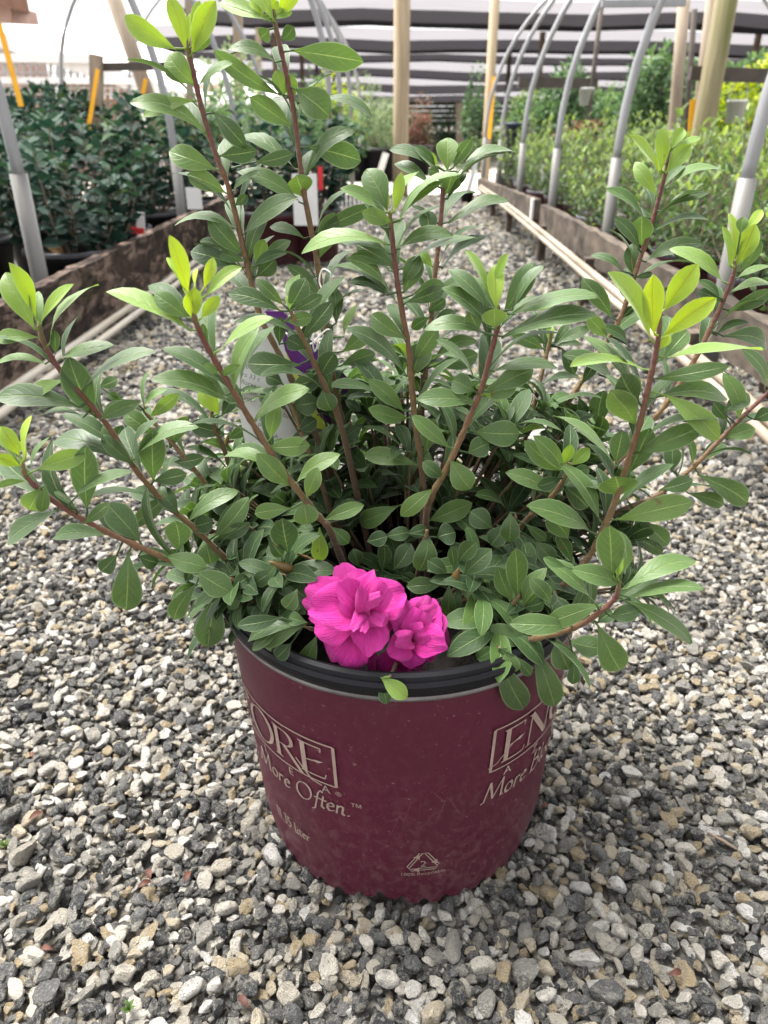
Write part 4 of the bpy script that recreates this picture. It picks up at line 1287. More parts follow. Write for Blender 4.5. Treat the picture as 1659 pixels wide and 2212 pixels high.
PROF = [(0, .05), (.07, .11), (.18, .33), (.32, .66), (.46, .88), (.62, 1.0), (.76, .93), (.88, .66), (.96, .30), (1, .015)]
def make_leaf(m, B, T, n, W_, attach=None, arch=.10, fold=.22, curl=.12, seed=0, cval=0.0, ns=5):
    rs_ = random.Random(seed)
    d = T - B
    L_ = d.length
    dn = d.normalized()
    sd_ = dn.cross(n).normalized()
    n = sd_.cross(dn).normalized()
    vv, ff, uv = [], [], []
    tw = rs_.gauss(0, .16)
    wv, ph = rs_.uniform(.02, .06), rs_.uniform(0, 6.28)
    asym = rs_.gauss(0, .03)
    ss = [-1, -.5, 0, .5, 1] if ns == 5 else [-1, 0, 1]
    for (t, wd) in PROF:
        c = B + d * t + n * L_ * (arch * 4 * t * (1 - t) - curl * t ** 3 + curl * .35 * t) + sd_ * L_ * asym * math.sin(t * math.pi)
        a = tw * t
        s2 = sd_ * math.cos(a) + n * math.sin(a)
        n2 = n * math.cos(a) - sd_ * math.sin(a)
        for s_ in ss:
            e = wd * W_ / 2
            z = fold * abs(s_) ** 1.4 * e - .10 * e * (abs(s_) ** 4) + wv * W_ * math.sin(t * 8 + ph + (2 if s_ > 0 else 0)) * s_ * s_
            vv.append(c + s2 * s_ * e + n2 * z)
            uv.append((s_ * .5 + .5, t))
    k = len(ss)
    for i in range(len(PROF) - 1):
        for j in range(k - 1):
            a = i * k + j
            ff.append((a, a + 1, a + k + 1, a + k))
    m.add(vv, ff, uv, cval)
    if attach is not None:
        pr = .0007
        mid = attach.lerp(B, .5) + n * (B - attach).length * .1
        m.tube([attach, mid, B + dn * L_ * .05], [pr * 1.3, pr, pr * .8], 5, [cval] * 3, False)
        b = len(m.uv) - 15
        for i in range(15): m.uv[b + i] = (.42, .5)

LEAVES = []
def LV(crop, stems, rows):
    for r in rows: LEAVES.append((crop, stems.split(), r))
# (base x, base y, tip x, tip y, seen width, age 0..3 [, forward lean])
LV('A', 'S4', [(1120, 315, 780, 95, 130, 2), (1172, 320, 1070, -30, 115, 2.2), (1212, 345, 1360, 8, 150, 2.2), (1190, 310, 1190, 80, 40, 2.6), (1225, 300, 1262, 0, 95, 2), (1235, 335, 1325, 240, 55, 1.2),
 (1235, 545, 1058, 335, 165, 1.3), (1255, 545, 1462, 380, 45, 1.2), (1310, 850, 825, 615, 110, 1.1), (1235, 635, 895, 712, 95, 1.7), (1345, 705, 1552, 930, 120, .3), (1385, 985, 1615, 955, 120, .3),
 (1375, 1075, 1055, 950, 145, 1.1), (1435, 1225, 1180, 1100, 120, 1.1), (1470, 1215, 1640, 1068, 45, .8), (1485, 1300, 1565, 1235, 65, .6), (1500, 1450, 1100, 1376, 70, .9)])
LV('Q', 'S5', [(790, 90, 1305, 172, 185, .6), (690, 185, 345, 45, 85, .9), (722, 415, 250, 95, 125, .9), (752, 445, 690, 230, 105, 1.6), (782, 470, 792, 262, 95, 1.6), (808, 640, 500, 425, 150, 1),
 (825, 370, 1066, 562, 225, .4), (1000, 440, 1376, 542, 66, .4), (825, 945, 355, 680, 115, .4), (905, 780, 1310, 884, 185, .4), (905, 985, 1230, 628, 100, .4), (885, 1140, 835, 995, 190, 1.1, -.5),
 (868, 1185, 430, 925, 125, .9), (955, 1395, 1368, 1208, 115, .4), (992, 1580, 1105, 1255, 150, .4), (895, 1440, 640, 1338, 75, .4),
 (600, -120, 800, -190, 60, 1.8), (640, -160, 700, -262, 110, 2.3), (600, -150, 520, -300, 110, 2.3), (720, 20, 810, -80, 100, .8), (640, -60, 575, 5, 110, 1.2, -.4)])
LV('U', 'S5', [(590, 48, 470, 0, 34, 1.8), (592, 45, 540, -45, 40, 2.2), (600, 40, 640, -40, 40, 2.3)])
LV('Q', 'S4', [(455, 1410, 812, 1118, 115, .4), (448, 1555, 205, 1290, 150, .3), (480, 1640, 622, 1198, 115, .4), (440, 1640, 62, 1520, 150, .2), (560, 1630, 782, 1435, 88, .5), (520, 1645, 758, 1528, 76, .5),
 (470, 1600, 268, 1538, 90, .9), (545, 1640, 598, 1440, 100, 1.5), (345, 1530, 140, 1440, 66, .4), (545, 1710, 672, 1595, 135, .2), (530, 890, 800, 830, 105, .3)])
LV('R', 'S7', [(640, 850, 640, 545, 195, 1.1), (690, 830, 856, 570, 115, .4), (720, 870, 1240, 636, 85, .5), (490, 815, 135, 630, 78, .4), (540, 815, 360, 620, 78, .5), (560, 810, 480, 680, 56, 1.8),
 (500, 990, 170, 768, 105, .4), (590, 895, 470, 842, 90, 1.1), (620, 1060, 680, 872, 195, 1, -.5), (640, 1105, 800, 858, 78, .4), (650, 1312, 1180, 1078, 118, .5), (512, 1300, 340, 1140, 48, .2),
 (490, 1445, 455, 1195, 165, .3), (585, 1720, 972, 1372, 72, .3), (508, 1700, 395, 1560, 95, 1.5)])
LV('R', 'S6', [(235, 1713, 870, 1378, 76, .5), (200, 1545, 680, 1388, 130, .5), (200, 1310, 592, 930, 95, 1), (225, 1290, 722, 838, 70, 1.2)])
LV('B', 'S6', [(790, 1330, 655, 1062, 165, .7), (790, 1345, 752, 1185, 78, 2.5), (832, 1345, 872, 1095, 78, 2.2), (772, 1350, 498, 1183, 66, 1.1), (820, 1405, 632, 1345, 105, 1.3, -.35), (760, 1450, 685, 1295, 100, .4),
 (790, 1545, 238, 1552, 95, 1.4), (800, 1605, 498, 1508, 78, .2), (842, 1695, 588, 1540, 125, .4), (805, 1713, 540, 1618, 66, 1.1), (800, 1860, 605, 1685, 76, .9), (802, 1870, 545, 1762, 56, .3),
 (890, 1855, 990, 1615, 130, .4), (945, 1865, 1155, 1795, 88, .5)])
LV('E', 'S16', [(335, 400, 18, 285, 108, .3), (350, 365, 188, 208, 78, .3), (380, 385, 386, 298, 62, 2), (372, 400, 478, 205, 120, .2), (400, 395, 566, 308, 80, .5), (348, 455, 516, 432, 88, .9), (455, 560, 632, 345, 110, .2),
 (470, 620, 365, 560, 105, .3), (320, 600, 332, 438, 78, .2), (450, 715, 118, 705, 150, .1), (560, 790, 645, 648, 125, .15), (580, 850, 626, 985, 128, .3), (430, 560, 520, 470, 70, .2)])
LV('E', 'S19', [(400, 950, 545, 930, 140, .2), (390, 930, 188, 890, 108, .2), (430, 1100, 540, 1035, 92, .1), (380, 850, 560, 800, 110, .15), (345, 830, 240, 780, 90, .2)])
LV('E', 'S5', [(700, 900, 826, 862, 78, .2), (700, 915, 795, 985, 58, .1), (820, 1060, 668, 1162, 96, .3), (640, 560, 590, 470, 80, .3), (655, 480, 640, 250, 90, .5), (690, 640, 860, 490, 110, .8), (560, 330, 378, 120, 78, .6), (580, 280, 672, 235, 60, .8), (680, 720, 890, 645, 95, .3), (700, 560, 770, 350, 40, 1.6), (530, 200, 430, 185, 70, .7)])
LV('E', 'S3', [(175, 1045, 482, 845, 98, 1.1), (55, 870, 178, 488, 92, 1.2), (270, 1155, 312, 948, 95, 1.2), (248, 1200, 497, 1188, 118, 1.1), (305, 1335, -5, 1222, 78, 1.1), (380, 1430, 198, 1245, 125, .9), (412, 1420, 668, 1228, 90, 1.1),
 (400, 1560, 170, 1592, 100, 1.1), (462, 1508, 488, 1660, 150, 1.1), (482, 1500, 545, 1325, 100, 1.1), (580, 1630, 816, 1542, 92, 1.1)])
LV('E', 'S8', [(1600, 395, 1602, 115, 110, 2.3), (1560, 300, 1440, 25, 66, 1.9), (1575, 240, 1659, 60, 60, 1.9), (1558, 505, 1303, 243, 78, .5), (1560, 390, 1330, 138, 98, .4), (1590, 500, 1590, 385, 150, 1.6, -.5), (1545, 540, 1188, 478, 92, .6), (1465, 790, 1248, 558, 56, .9),
 (1475, 870, 1340, 800, 130, .6), (1490, 945, 1140, 902, 112, .6), (1330, 1208, 1108, 1012, 98, 1), (1430, 1235, 1555, 1178, 130, .4), (1470, 1110, 1740, 1120, 160, .8), (1330, 1270, 1450, 1450, 145, 1.1), (1230, 1440, 1035, 1605, 108, 1.2),
 (1520, 900, 1720, 830, 125, .6), (1500, 520, 1440, 400, 110, .4), (1290, 1380, 1170, 1290, 90, .5)])
LV('E', 'S6', [(1072, 565, 858, 412, 118, .9), (1058, 350, 1302, 262, 100, .5), (1050, 240, 1152, 75, 98, .4), (962, 300, 728, 72, 58, 1.1), (965, 310, 730, 203, 48, .5), (1070, 790, 718, 478, 108, .6), (1110, 700, 1248, 505, 112, .8), (1108, 780, 1185, 588, 150, .3),
 (1090, 1030, 850, 970, 100, .8), (1055, 990, 850, 800, 96, .8), (1140, 1310, 818, 1240, 108, 1), (1235, 1290, 1128, 1258, 115, 1), (1030, 1540, 778, 1652, 120, 1.1), (1200, 1635, 1455, 1530, 128, 1.0), (1180, 1240, 1230, 1040, 100, .5)])
LV('E', 'S7', [(1230, 690, 1482, 560, 78, .6), (1232, 720, 1500, 650, 118, .5), (1210, 430, 1100, 500, 70, .8), (1200, 400, 1300, 330, 80, .7), (1230, 300, 1420, 190, 70, .5), (1220, 480, 1360, 400, 90, .3)])
LV('F', 'S8', [(95, 420, 276, 108, 128, .5), (140, 420, 652, 282, 120, .6), (85, 555, 632, 376, 118, .6), (30, 760, 416, 712, 82, .5), (0, 880, 280, 740, 128, .6), (150, 400, 325, 120, 60, .4), (-20, 890, 100, 900, 90, 2)])
LV('F', 'S9', [(382, 590, 376, 478, 50, 1.9), (350, 595, 238, 530, 48, .4), (400, 595, 612, 488, 66, .4), (400, 612, 556, 580, 40, .5), (330, 620, 158, 540, 76, .2), (392, 600, 482, 468, 58, .5), (440, 610, 520, 772, 80, .2), (330, 830, 562, 788, 58, .2), (280, 880, 188, 830, 58, .2),
 (270, 960, 100, 900, 110, .2), (280, 990, 430, 900, 100, .2), (255, 1010, 380, 1010, 60, .4)])
LV('F', 'S10', [(742, 440, 565, 208, 108, .4), (712, 560, 598, 432, 92, 1.2), (830, 600, 690, 478, 48, .6), (752, 820, 478, 638, 88, .4), (612, 1090, 368, 908, 68, .4), (660, 1090, 690, 868, 122, .3), (560, 830, 640, 700, 70, .3), (500, 960, 430, 1000, 60, .9), (800, 440, 870, 370, 50, .3), (540, 900, 590, 1010, 60, .3)])
LV('F', 'S11', [(990, 545, 980, 188, 138, 2.9), (972, 580, 745, 160, 96, 2.1), (1040, 400, 1240, 128, 150, 2.4), (1030, 560, 1352, 322, 138, 2.9), (1030, 690, 1190, 508, 108, .8), (1040, 680, 1635, 592, 92, 1.8), (925, 740, 505, 688, 58, 1.9), (985, 800, 1430, 722, 98, .5),
 (888, 945, 598, 528, 56, 1.1), (900, 940, 800, 780, 165, .4), (880, 1070, 745, 890, 165, 1.2, -.35), (1050, 890, 1390, 1150, 135, 1.5), (980, 910, 1432, 888, 96, .9), (880, 1240, 1280, 1075, 135, .9), (830, 1370, 960, 1095, 150, .4), (775, 1488, 760, 1385, 230, 1.2, -.5),
 (760, 1630, 1222, 1520, 150, 1), (670, 1640, 450, 1288, 108, 1), (600, 1690, 250, 1540, 138, .9), (752, 1312, 400, 1002, 82, 1), (1020, 620, 1080, 540, 60, 2.6), (760, 1300, 800, 1110, 120, .4)])
LV('F', 'S13', [(1485, 1050, 1415, 765, 88, 1), (1400, 1150, 1585, 1090, 100, 1.1), (1385, 1000, 1552, 885, 110, .2), (1570, 1040, 1680, 985, 90, .4), (1240, 1360, 1562, 1538, 135, .5), (1212, 1310, 1195, 1140, 40, 1), (1090, 1345, 1095, 1195, 105, .2), (1180, 1470, 1416, 1542, 92, .5), (1020, 1450, 1217, 1392, 100, .5), (1640, 860, 1525, 620, 60, .4), (1420, 1040, 1340, 940, 80, .4)])
LV('F', 'S15', [(455, 1300, 495, 1190, 70, 1.9), (490, 1310, 605, 1205, 80, 1.7), (440, 1340, 235, 1175, 110, .8), (450, 1340, 300, 1140, 100, 1), (470, 1360, 610, 1330, 70, .9), (430, 1380, 300, 1430, 90, .2), (400, 1480, 130, 1340, 100, .9), (440, 1420, 600, 1560, 120, .2), (360, 1500, 260, 1360, 80, .2)])
LV('T', 'S10', [(930, 275, 932, -18, 95, 2.0), (960, 290, 1132, 88, 118, 2.0), (922, 285, 745, 22, 72, 1.9), (1000, 110, 1085, -25, 80, 1.9), (1040, 92, 1202, 35, 50, 1.7), (905, 440, 748, 208, 98, 1.5), (962, 400, 1402, 238, 38, 1.2), (922, 550, 1252, 405, 66, .8), (808, 590, 568, 378, 54, .9), (882, 680, 1258, 578, 58, .3),
 (780, 810, 620, 588, 86, .3), (800, 785, 800, 590, 158, 1.1, -.3), (812, 900, 1212, 745, 98, .3), (742, 990, 735, 765, 110, .3), (668, 960, 453, 838, 56, .4), (742, 1000, 872, 968, 46, .5), (690, 1150, 665, 1040, 60, 1)])
LV('T', 'S12', [(1408, 920, 1408, 556, 78, 2.4), (1400, 930, 1370, 648, 58, 2), (1440, 925, 1570, 640, 140, 2.4), (1500, 690, 1622, 528, 76, 2.3), (1470, 700, 1490, 585, 80, 1.2), (1468, 965, 1612, 745, 88, .8), (1360, 1035, 1013, 778, 98, 1.4), (1440, 1010, 1680, 900, 58, 1.2), (1380, 1110, 1690, 1000, 76, 1.1), (1380, 1230, 1690, 1080, 108, .4),
 (1335, 1160, 1180, 1090, 90, .3), (1300, 1400, 1522, 1295, 58, .4), (1345, 1400, 1690, 1450, 128, .3), (1330, 1140, 1200, 1010, 50, .5)])
LV('D', 'S2', [(222, 545, 30, 172, 155, 1.8), (228, 480, 88, 125, 98, 2.3), (252, 515, 458, 248, 66, 2.2), (312, 640, 592, 238, 56, 1.3), (250, 592, -30, 595, 96, 1.3), (350, 700, 345, 555, 58, .5), (300, 762, -20, 738, 46, 1.2), (372, 730, 708, 625, 78, .9), (512, 930, 942, 643, 48, .5), (415, 855, 168, 955, 92, 1.3),
 (510, 1035, -40, 950, 150, .2), (610, 1105, 440, 728, 190, .3), (632, 1110, 872, 1005, 98, .5), (540, 1100, 240, 1073, 46, .8), (722, 1270, 498, 1120, 88, .8), (752, 1370, 328, 1215, 140, .2), (832, 1375, 1232, 1128, 66, .8), (972, 1505, 965, 1195, 168, .4), (965, 1500, 1178, 1455, 108, .4), (1130, 1710, 1005, 1535, 118, .3), (800, 1815, 1032, 1618, 108, .5), (1180, 1765, 1492, 1545, 98, .7), (1350, 1860, 1568, 1615, 110, .4), (850, 1400, 640, 1210, 100, .3)])
LV('D', 'S18', [(975, 1205, 780, 1060, 120, .8), (1065, 1300, 1182, 1100, 98, .5), (905, 1035, 1052, 908, 48, 1.2), (940, 1100, 1112, 962, 88, 1.3), (870, 995, 640, 1090, 88, .3), (780, 985, 678, 945, 58, 1), (620, 905, 742, 855, 80, .7), (720, 1270, 770, 1150, 90, .2), (1100, 1380, 1280, 1350, 90, .3)])
LV('D', 'S17', [(1385, 1080, 1258, 918, 128, 2.2), (1430, 1145, 1250, 1088, 66, .3), (1440, 1235, 1562, 1150, 78, .9), (1430, 1205, 1200, 1140, 118, .2), (1400, 1090, 1480, 960, 90, .5)])
LV('D', 'S1', [(122, 1345, 5, 1155, 108, 2.5), (152, 1372, 162, 1085, 45, 2.6), (130, 1405, -25, 1345, 88, 2.5), (225, 1430, 542, 1328, 128, 1.6), (170, 1500, -20, 1535, 48, 1.3), (255, 1540, 180, 1690, 150, 1.2), (290, 1520, 258, 1702, 85, 1.1), (552, 1690, 540, 1298, 168, .3), (372, 1680, 15, 1885, 128, .3), (485, 1680, 345, 1555, 58, .3), (525, 1770, 692, 1638, 80, .6), (890, 1890, 672, 1640, 175, .3), (475, 1600, 822, 1428, 88, .5), (170, 1330, 110, 1250, 50, 2.8)])
LV('D', 'S3', [(1195, 330, 1088, -50, 108, 2.8), (1162, 295, 1063, 78, 68, 2.4), (1288, 285, 1348, 88, 80, 2.8), (1232, 275, 1240, 153, 30, 2.9), (1300, 335, 1522, 138, 88, 2.0), (1222, 485, 1232, 285, 125, 2.4, -.4), (1270, 475, 1382, 335, 92, 2.4), (1210, 555, 673, 280, 115, 1.8), (1190, 475, 973, 313, 128, .9), (1312, 660, 1283, 508, 56, .7), (1385, 680, 1695, 438, 46, 1.7),
 (1470, 1020, 978, 820, 108, .9), (1432, 965, 1248, 788, 92, .9), (1392, 835, 1512, 768, 58, 1.2, -.2), (1388, 830, 1288, 757, 55, 1.2, -.2)])
LV('G', 'S1', [(295, 450, 280, 802, 168, .7), (235, 475, 138, 572, 98, .3), (345, 480, 462, 520, 98, .3), (500, 482, 722, 545, 118, .8), (572, 455, 555, 298, 145, .5), (668, 565, 862, 682, 150, .7), (675, 632, 540, 852, 110, .5), (780, 690, 732, 992, 168, .4), (610, 620, 640, 580, 60, .3)])
LV('G', 'S2', [(728, 402, 752, 526, 140, .8), (765, 380, 952, 168, 105, .6), (850, 500, 992, 458, 72, .8), (960, 525, 1122, 560, 98, .4), (820, 390, 960, 300, 90, .2), (640, 320, 760, 290, 110, .3)])
LV('G', 'T11', [(920, 665, 848, 785, 60, .8), (1010, 690, 1012, 805, 118, .3), (1108, 690, 1152, 825, 68, .2), (870, 660, 960, 600, 90, .2)])
LV('G', 'T3', [(1180, 470, 1148, 288, 160, .05), (1065, 375, 1152, 490, 80, .3), (1150, 500, 1040, 640, 60, .5), (1120, 560, 985, 640, 90, .2), (1180, 540, 1200, 450, 60, .4), (1110, 600, 1100, 650, 90, .2)])
LV('G', 'T5', [(1150, 820, 898, 868, 90, .05), (1265, 870, 1000, 972, 118, .8), (1255, 875, 940, 935, 80, .3), (1340, 915, 1240, 1142, 108, .9), (1285, 850, 1178, 815, 80, .7), (1230, 665, 1158, 775, 98, .3), (1200, 960, 1110, 1050, 90, .05), (1150, 870, 970, 1000, 70, .3)])
LV('H', 'T10', [(310, 20, 318, 308, 142, 1.7), (400, 10, 545, 150, 120, .7), (360, 400, 92, 300, 120, .2)])
LV('H', 'T6', [(1170, 50, 1108, 375, 195, .3), (900, 365, 1045, 150, 165, .1), (620, 335, 575, 195, 120, .2), (810, 375, 825, 155, 120, .4), (830, 90, 1035, 55, 120, .2), (1000, 70, 1172, 25, 105, .3), (690, 130, 850, 90, 130, .1), (1250, 100, 1400, 60, 190, .1)])
LV('H', 'T1', [(1290, 480, 1012, 495, 140, .3), (1450, 525, 1690, 610, 165, .8), (1455, 500, 1602, 438, 78, .5), (1465, 400, 1690, 200, 165, .3), (1392, 350, 1368, 185, 90, .4), (1335, 385, 1180, 285, 128, .3), (1350, 470, 1340, 752, 128, .7), (1430, 485, 1400, 692, 76, .8), (1420, 300, 1560, 150, 150, .2)])
LV('H', 'T8', [(1650, 785, 1362, 1005, 165, .6), (1690, 880, 1578, 1082, 118, .8), (1300, 1040, 1482, 1212, 150, .02), (1560, 640, 1440, 700, 140, .2)])
LV('H', 'T7', [(800, 1225, 1016, 1392, 140, 1.8, -.3), (810, 1270, 850, 1442, 110, .3, -.3), (1080, 1170, 1130, 1382, 180, .3, -.3)])
LV('I', 'S14', [(950, 430, 940, 125, 165, .5), (1010, 410, 1012, 148, 55, .9), (1030, 495, 1447, 288, 128, 1), (1045, 545, 1497, 468, 98, .8), (1040, 560, 1442, 802, 118, 1), (1000, 462, 738, 368, 115, 1), (905, 575, 568, 692, 128, 1), (935, 650, 1122, 608, 108, .3), (720, 705, 363, 692, 130, .9), (485, 792, 203, 738, 140, .6), (625, 770, 705, 968, 155, .6), (868, 692, 1012, 982, 175, .8),
 (700, 795, 907, 842, 138, .4), (495, 825, 632, 1202, 150, .7), (735, 910, 725, 1052, 80, .5), (830, 545, 565, 308, 98, .9), (690, 360, 552, 303, 56, .8), (590, 570, 478, 428, 98, .4), (985, 420, 955, 290, 40, 1.9), (990, 420, 1030, 300, 36, 2), (870, 690, 960, 620, 100, .3)])
LV('I', 'T8', [(275, 880, 442, 1212, 165, .4), (335, 835, 362, 992, 118, .8), (390, 885, 482, 1002, 70, .4), (282, 822, 158, 902, 90, .9)])
LV('I', 'T2', [(350, 582, 63, 490, 108, .9), (372, 565, 288, 370, 110, .5), (400, 560, 398, 262, 118, .5), (430, 595, 550, 370, 88, 1), (440, 590, 500, 478, 60, 1.3), (420, 600, 560, 560, 90, .4)])
LV('I', 'T9', [(355, 30, 350, 215, 120, .3), (440, 100, 570, 202, 66, .5), (720, 335, 640, 178, 78, .6), (700, 190, 578, 58, 128, .6), (250, 130, 120, 30, 130, .1), (330, 110, 240, 230, 120, .1), (500, 200, 620, 330, 110, .2)])
LV('I', 'S13', [(1130, 85, 1292, 232, 118, .5), (1080, 180, 1262, 280, 78, .3), (1000, 160, 1085, 175, 120, .1)])

# keep the 298 that show largest as single leaves, the rest join the inner foliage
def leaf_geo(entry, i):
    crop, stems, r = entry
    bx, by, tx, ty, wpx, age = r[:6]
    lean = r[6] if len(r) > 6 else None
    rs_ = random.Random(i * 13 + 5)
    bu, bv = U2(crop, bx, by); tu, tv = U2(crop, tx, ty)
    wu = wpx * CROPS[crop][0]
    best = None
    for k in stems:
        for j, (u, v) in enumerate(stem_uv[k]):
            dd = (u - bu) ** 2 + (v - bv) ** 2
            if best is None or dd < best[0]: best = (dd, k, j)
    _, k, j = best
    S = stem_path[k][j]
    Yb = S.y
    hang = (tv - bv) > abs(tu - bu) * .6
    B = P(bu, bv, Yb + rs_.uniform(-.004, .004))
    T0 = P(tu, tv, Yb)
    Lp = (T0 - B).length
    if lean is None:
        lean = rs_.uniform(-.32, -.12) if hang else rs_.choice((rs_.uniform(-.35, -.05), rs_.uniform(.0, .35)))
    T = P(tu, tv, Yb + lean * Lp)
    mpx = (B - CP).dot(FW) / CF
    wm = wu * mpx
    L3 = (T - B).length
    Wr = max(wm, .34 * L3 if lean > -.34 else wm)
    a = min(math.acos(min(1, wm / Wr)), R(70))
    d = (T - B).normalized()
    tc = (CP - B.lerp(T, .5)).normalized()
    n0 = (tc - d * tc.dot(d)).normalized()
    bb = d.cross(n0)
    if bb.z < 0: bb = -bb
    n = (n0 * math.cos(a) + bb * math.sin(a)).normalized()
    if age > 2.0: Wr *= .94
    arch = rs_.uniform(.06, .13) if age < 1.6 else rs_.uniform(.0, .06)
    if n.z < 0: arch, = (-arch * .4,)
    curl = rs_.uniform(.06, .20)
    return k, j, S, B, T, n, Wr * 1.0, age, arch, curl, wu * math.hypot(tu - bu, tv - bv)
geo = [leaf_geo(e, i) for i, e in enumerate(LEAVES)]
order = sorted(range(len(geo)), key=lambda i: -geo[i][10])
single = set(order[:298])
print('traced leaves', len(geo))
inner = MB()
for i, (k, j, S, B, T, n, W_, age, arch, curl, _) in enumerate(geo):
    one = i in single
    m = MB() if one else inner
    att = B - SO + (S - B) * min(1, .016 / max((S - B).length, 1e-6)) if (S - B).length > .0025 else None
    rs_ = random.Random(i)
    make_leaf(m, B - SO, T - SO, n, W_, att, arch, rs_.uniform(.12, .34) if age < 1.8 else rs_.uniform(.3, .5), curl, i, min(age / 3, 1), 5)
    if one:
        o = m.build('leaf', M['leaf'], STEMOBJ[k], True)
        o['age'] = min(1.0, max(0.0, age / 3 + rs_.gauss(0, .03)))
# further leaves spiralling up the shoots, mostly on the far side
rs = random.Random(15)
for k in STEMS:
    if k[0] != 'S': continue
    q = stem_path[k]; n_ = len(q)
    acc = 0.0; cnt = 0
    for i in range(int(n_ * .30), n_ - 1):
        acc += (q[i + 1] - q[i]).length
        while acc > .0085:
            acc -= .0085; cnt += 1
            t = i / (n_ - 1)
            ax = (q[i + 1] - q[i]).normalized()
            e1 = ax.cross(Vector((.3, .2, 1))).normalized(); e2 = ax.cross(e1)
            ph = cnt * 2.4 + len(k)
            rad = e1 * math.cos(ph) + e2 * math.sin(ph)
            tc = (CP - q[i]).normalized()
            if rad.dot(tc) > .25 or rs.random() < .12: continue
            d = (rad + ax * rs.uniform(.5, 1.3) + Vector((0, 0, .15))).normalized()
            L_ = rs.uniform(.034, .056) * (1 - .35 * max(0, t - .75) / .25)
            if UV(q[i] + d * L_)[1] < 40: continue
            make_leaf(inner, q[i] - SO + rad * .0015, q[i] - SO + d * L_, (ax - rad * .25).normalized(), L_ * rs.uniform(.24, .31), None, .08, .35, rs.uniform(.08, .25), cnt * 7, min(.6, max(.02, rs.gauss(.14, .07) + max(0, t - .8) * 1.6)), 5)
# filler rosettes in the heart of the bush
rs = random.Random(77)
twigs = MB()
for c in range(270):
    for _ in range(200):
        x, y, z = rs.uniform(-.20, .22), rs.uniform(.43, .70), rs.uniform(.232, .44)
        q = ((x - .01) / .20) ** 2 + ((y - .56) / .15) ** 2 + ((z - .22) / .20) ** 2
        if z > .31 and y < .515: continue
        if .15 < q < 1.0: break
    u, v = UV((x, y, z))
    if 620 < u < 1000 and v > 1130 and y < .50: continue
    cpt = Vector((x, y, z))
    ax = (cpt - Vector((.01, .53, .12))).normalized()
    bs_ = Vector((.01, .53, .20)).lerp(cpt, .1 if c % 9 == 0 else .72)
    twigs.tube([bs_ - SO, cpt - SO], [.0013, .0010], 5, [.12, .2])
    e1 = ax.cross(Vector((.3, .2, 1))).normalized(); e2 = ax.cross(e1)
    for k in range(rs.randint(5, 8)):
        t = k * 2.4 + c
        d = (e1 * math.cos(t) + e2 * math.sin(t) + ax * rs.uniform(.1, .9)).normalized()
        L_ = rs.uniform(.026, .044)
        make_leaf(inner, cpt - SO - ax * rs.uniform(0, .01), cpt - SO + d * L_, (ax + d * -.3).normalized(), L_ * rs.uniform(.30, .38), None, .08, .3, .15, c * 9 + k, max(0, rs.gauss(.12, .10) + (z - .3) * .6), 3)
# rosettes that drape over the rim at both sides of the blooms
for c in range(34):
    ph = rs.choice((rs.uniform(-1.75, -.80), rs.uniform(.50, 1.9)))
    rr_ = rs.uniform(.085, .134)
    cpt = Vector((POTC.x + math.sin(ph) * rr_, POTC.y - math.cos(ph) * rr_, rs.uniform(.256, .285)))
    out = Vector((math.sin(ph), -math.cos(ph), 0))
    ax = (out * .5 + Vector((0, 0, 1))).normalized()
    twigs.tube([Vector((POTC.x, POTC.y, .21)).lerp(cpt, .5) - SO, cpt - SO], [.0016, .0012], 5, [.25] * 2)
    e1 = ax.cross(Vector((.3, .2, 1))).normalized(); e2 = ax.cross(e1)
    for k in range(rs.randint(5, 7)):
        t = k * 2.4 + c
        d = (e1 * math.cos(t) + e2 * math.sin(t) + ax * rs.uniform(-.2, .6)).normalized()
        L_ = rs.uniform(.030, .046)
        make_leaf(inner, cpt - SO, cpt - SO + d * L_, (ax - d * .2).normalized(), L_ * rs.uniform(.33, .42), None, .10, .25, .22, c * 11 + k, max(0.02, rs.gauss(.16, .09)), 5)
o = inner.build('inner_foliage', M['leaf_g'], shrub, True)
o['kind'] = 'stuff'
twigs.build('twigs', M['stem'], shrub, True)
tag(shrub, 'potted azalea with long leafy shoots and two magenta blooms', 'azalea')

# --- buds
def bud(crop, x0, y0, x1, y1, wpx, Y):
    a, b2 = P(*U2(crop, x0, y0), Y), P(*U2(crop, x1, y1), Y - .004)
    wm = wpx * CROPS[crop][0] * .45 / CF
    m = MB()
    q = [a.lerp(b2, t) - SO for t in (0, .15, .35, .6, .85, 1)]
    m.tube(q, [wm * .3, wm * .45, wm * .55, wm * .42, wm * .2, wm * .04], 9)
    m.build('bud', M['bud'], shrub, True)
bud('G', 1215, 560, 1070, 512, 55, .437)
bud('H', 1385, 470, 1425, 345, 75, .437)
bud('K', 560, 1350, 580, 1260, 40, .52)

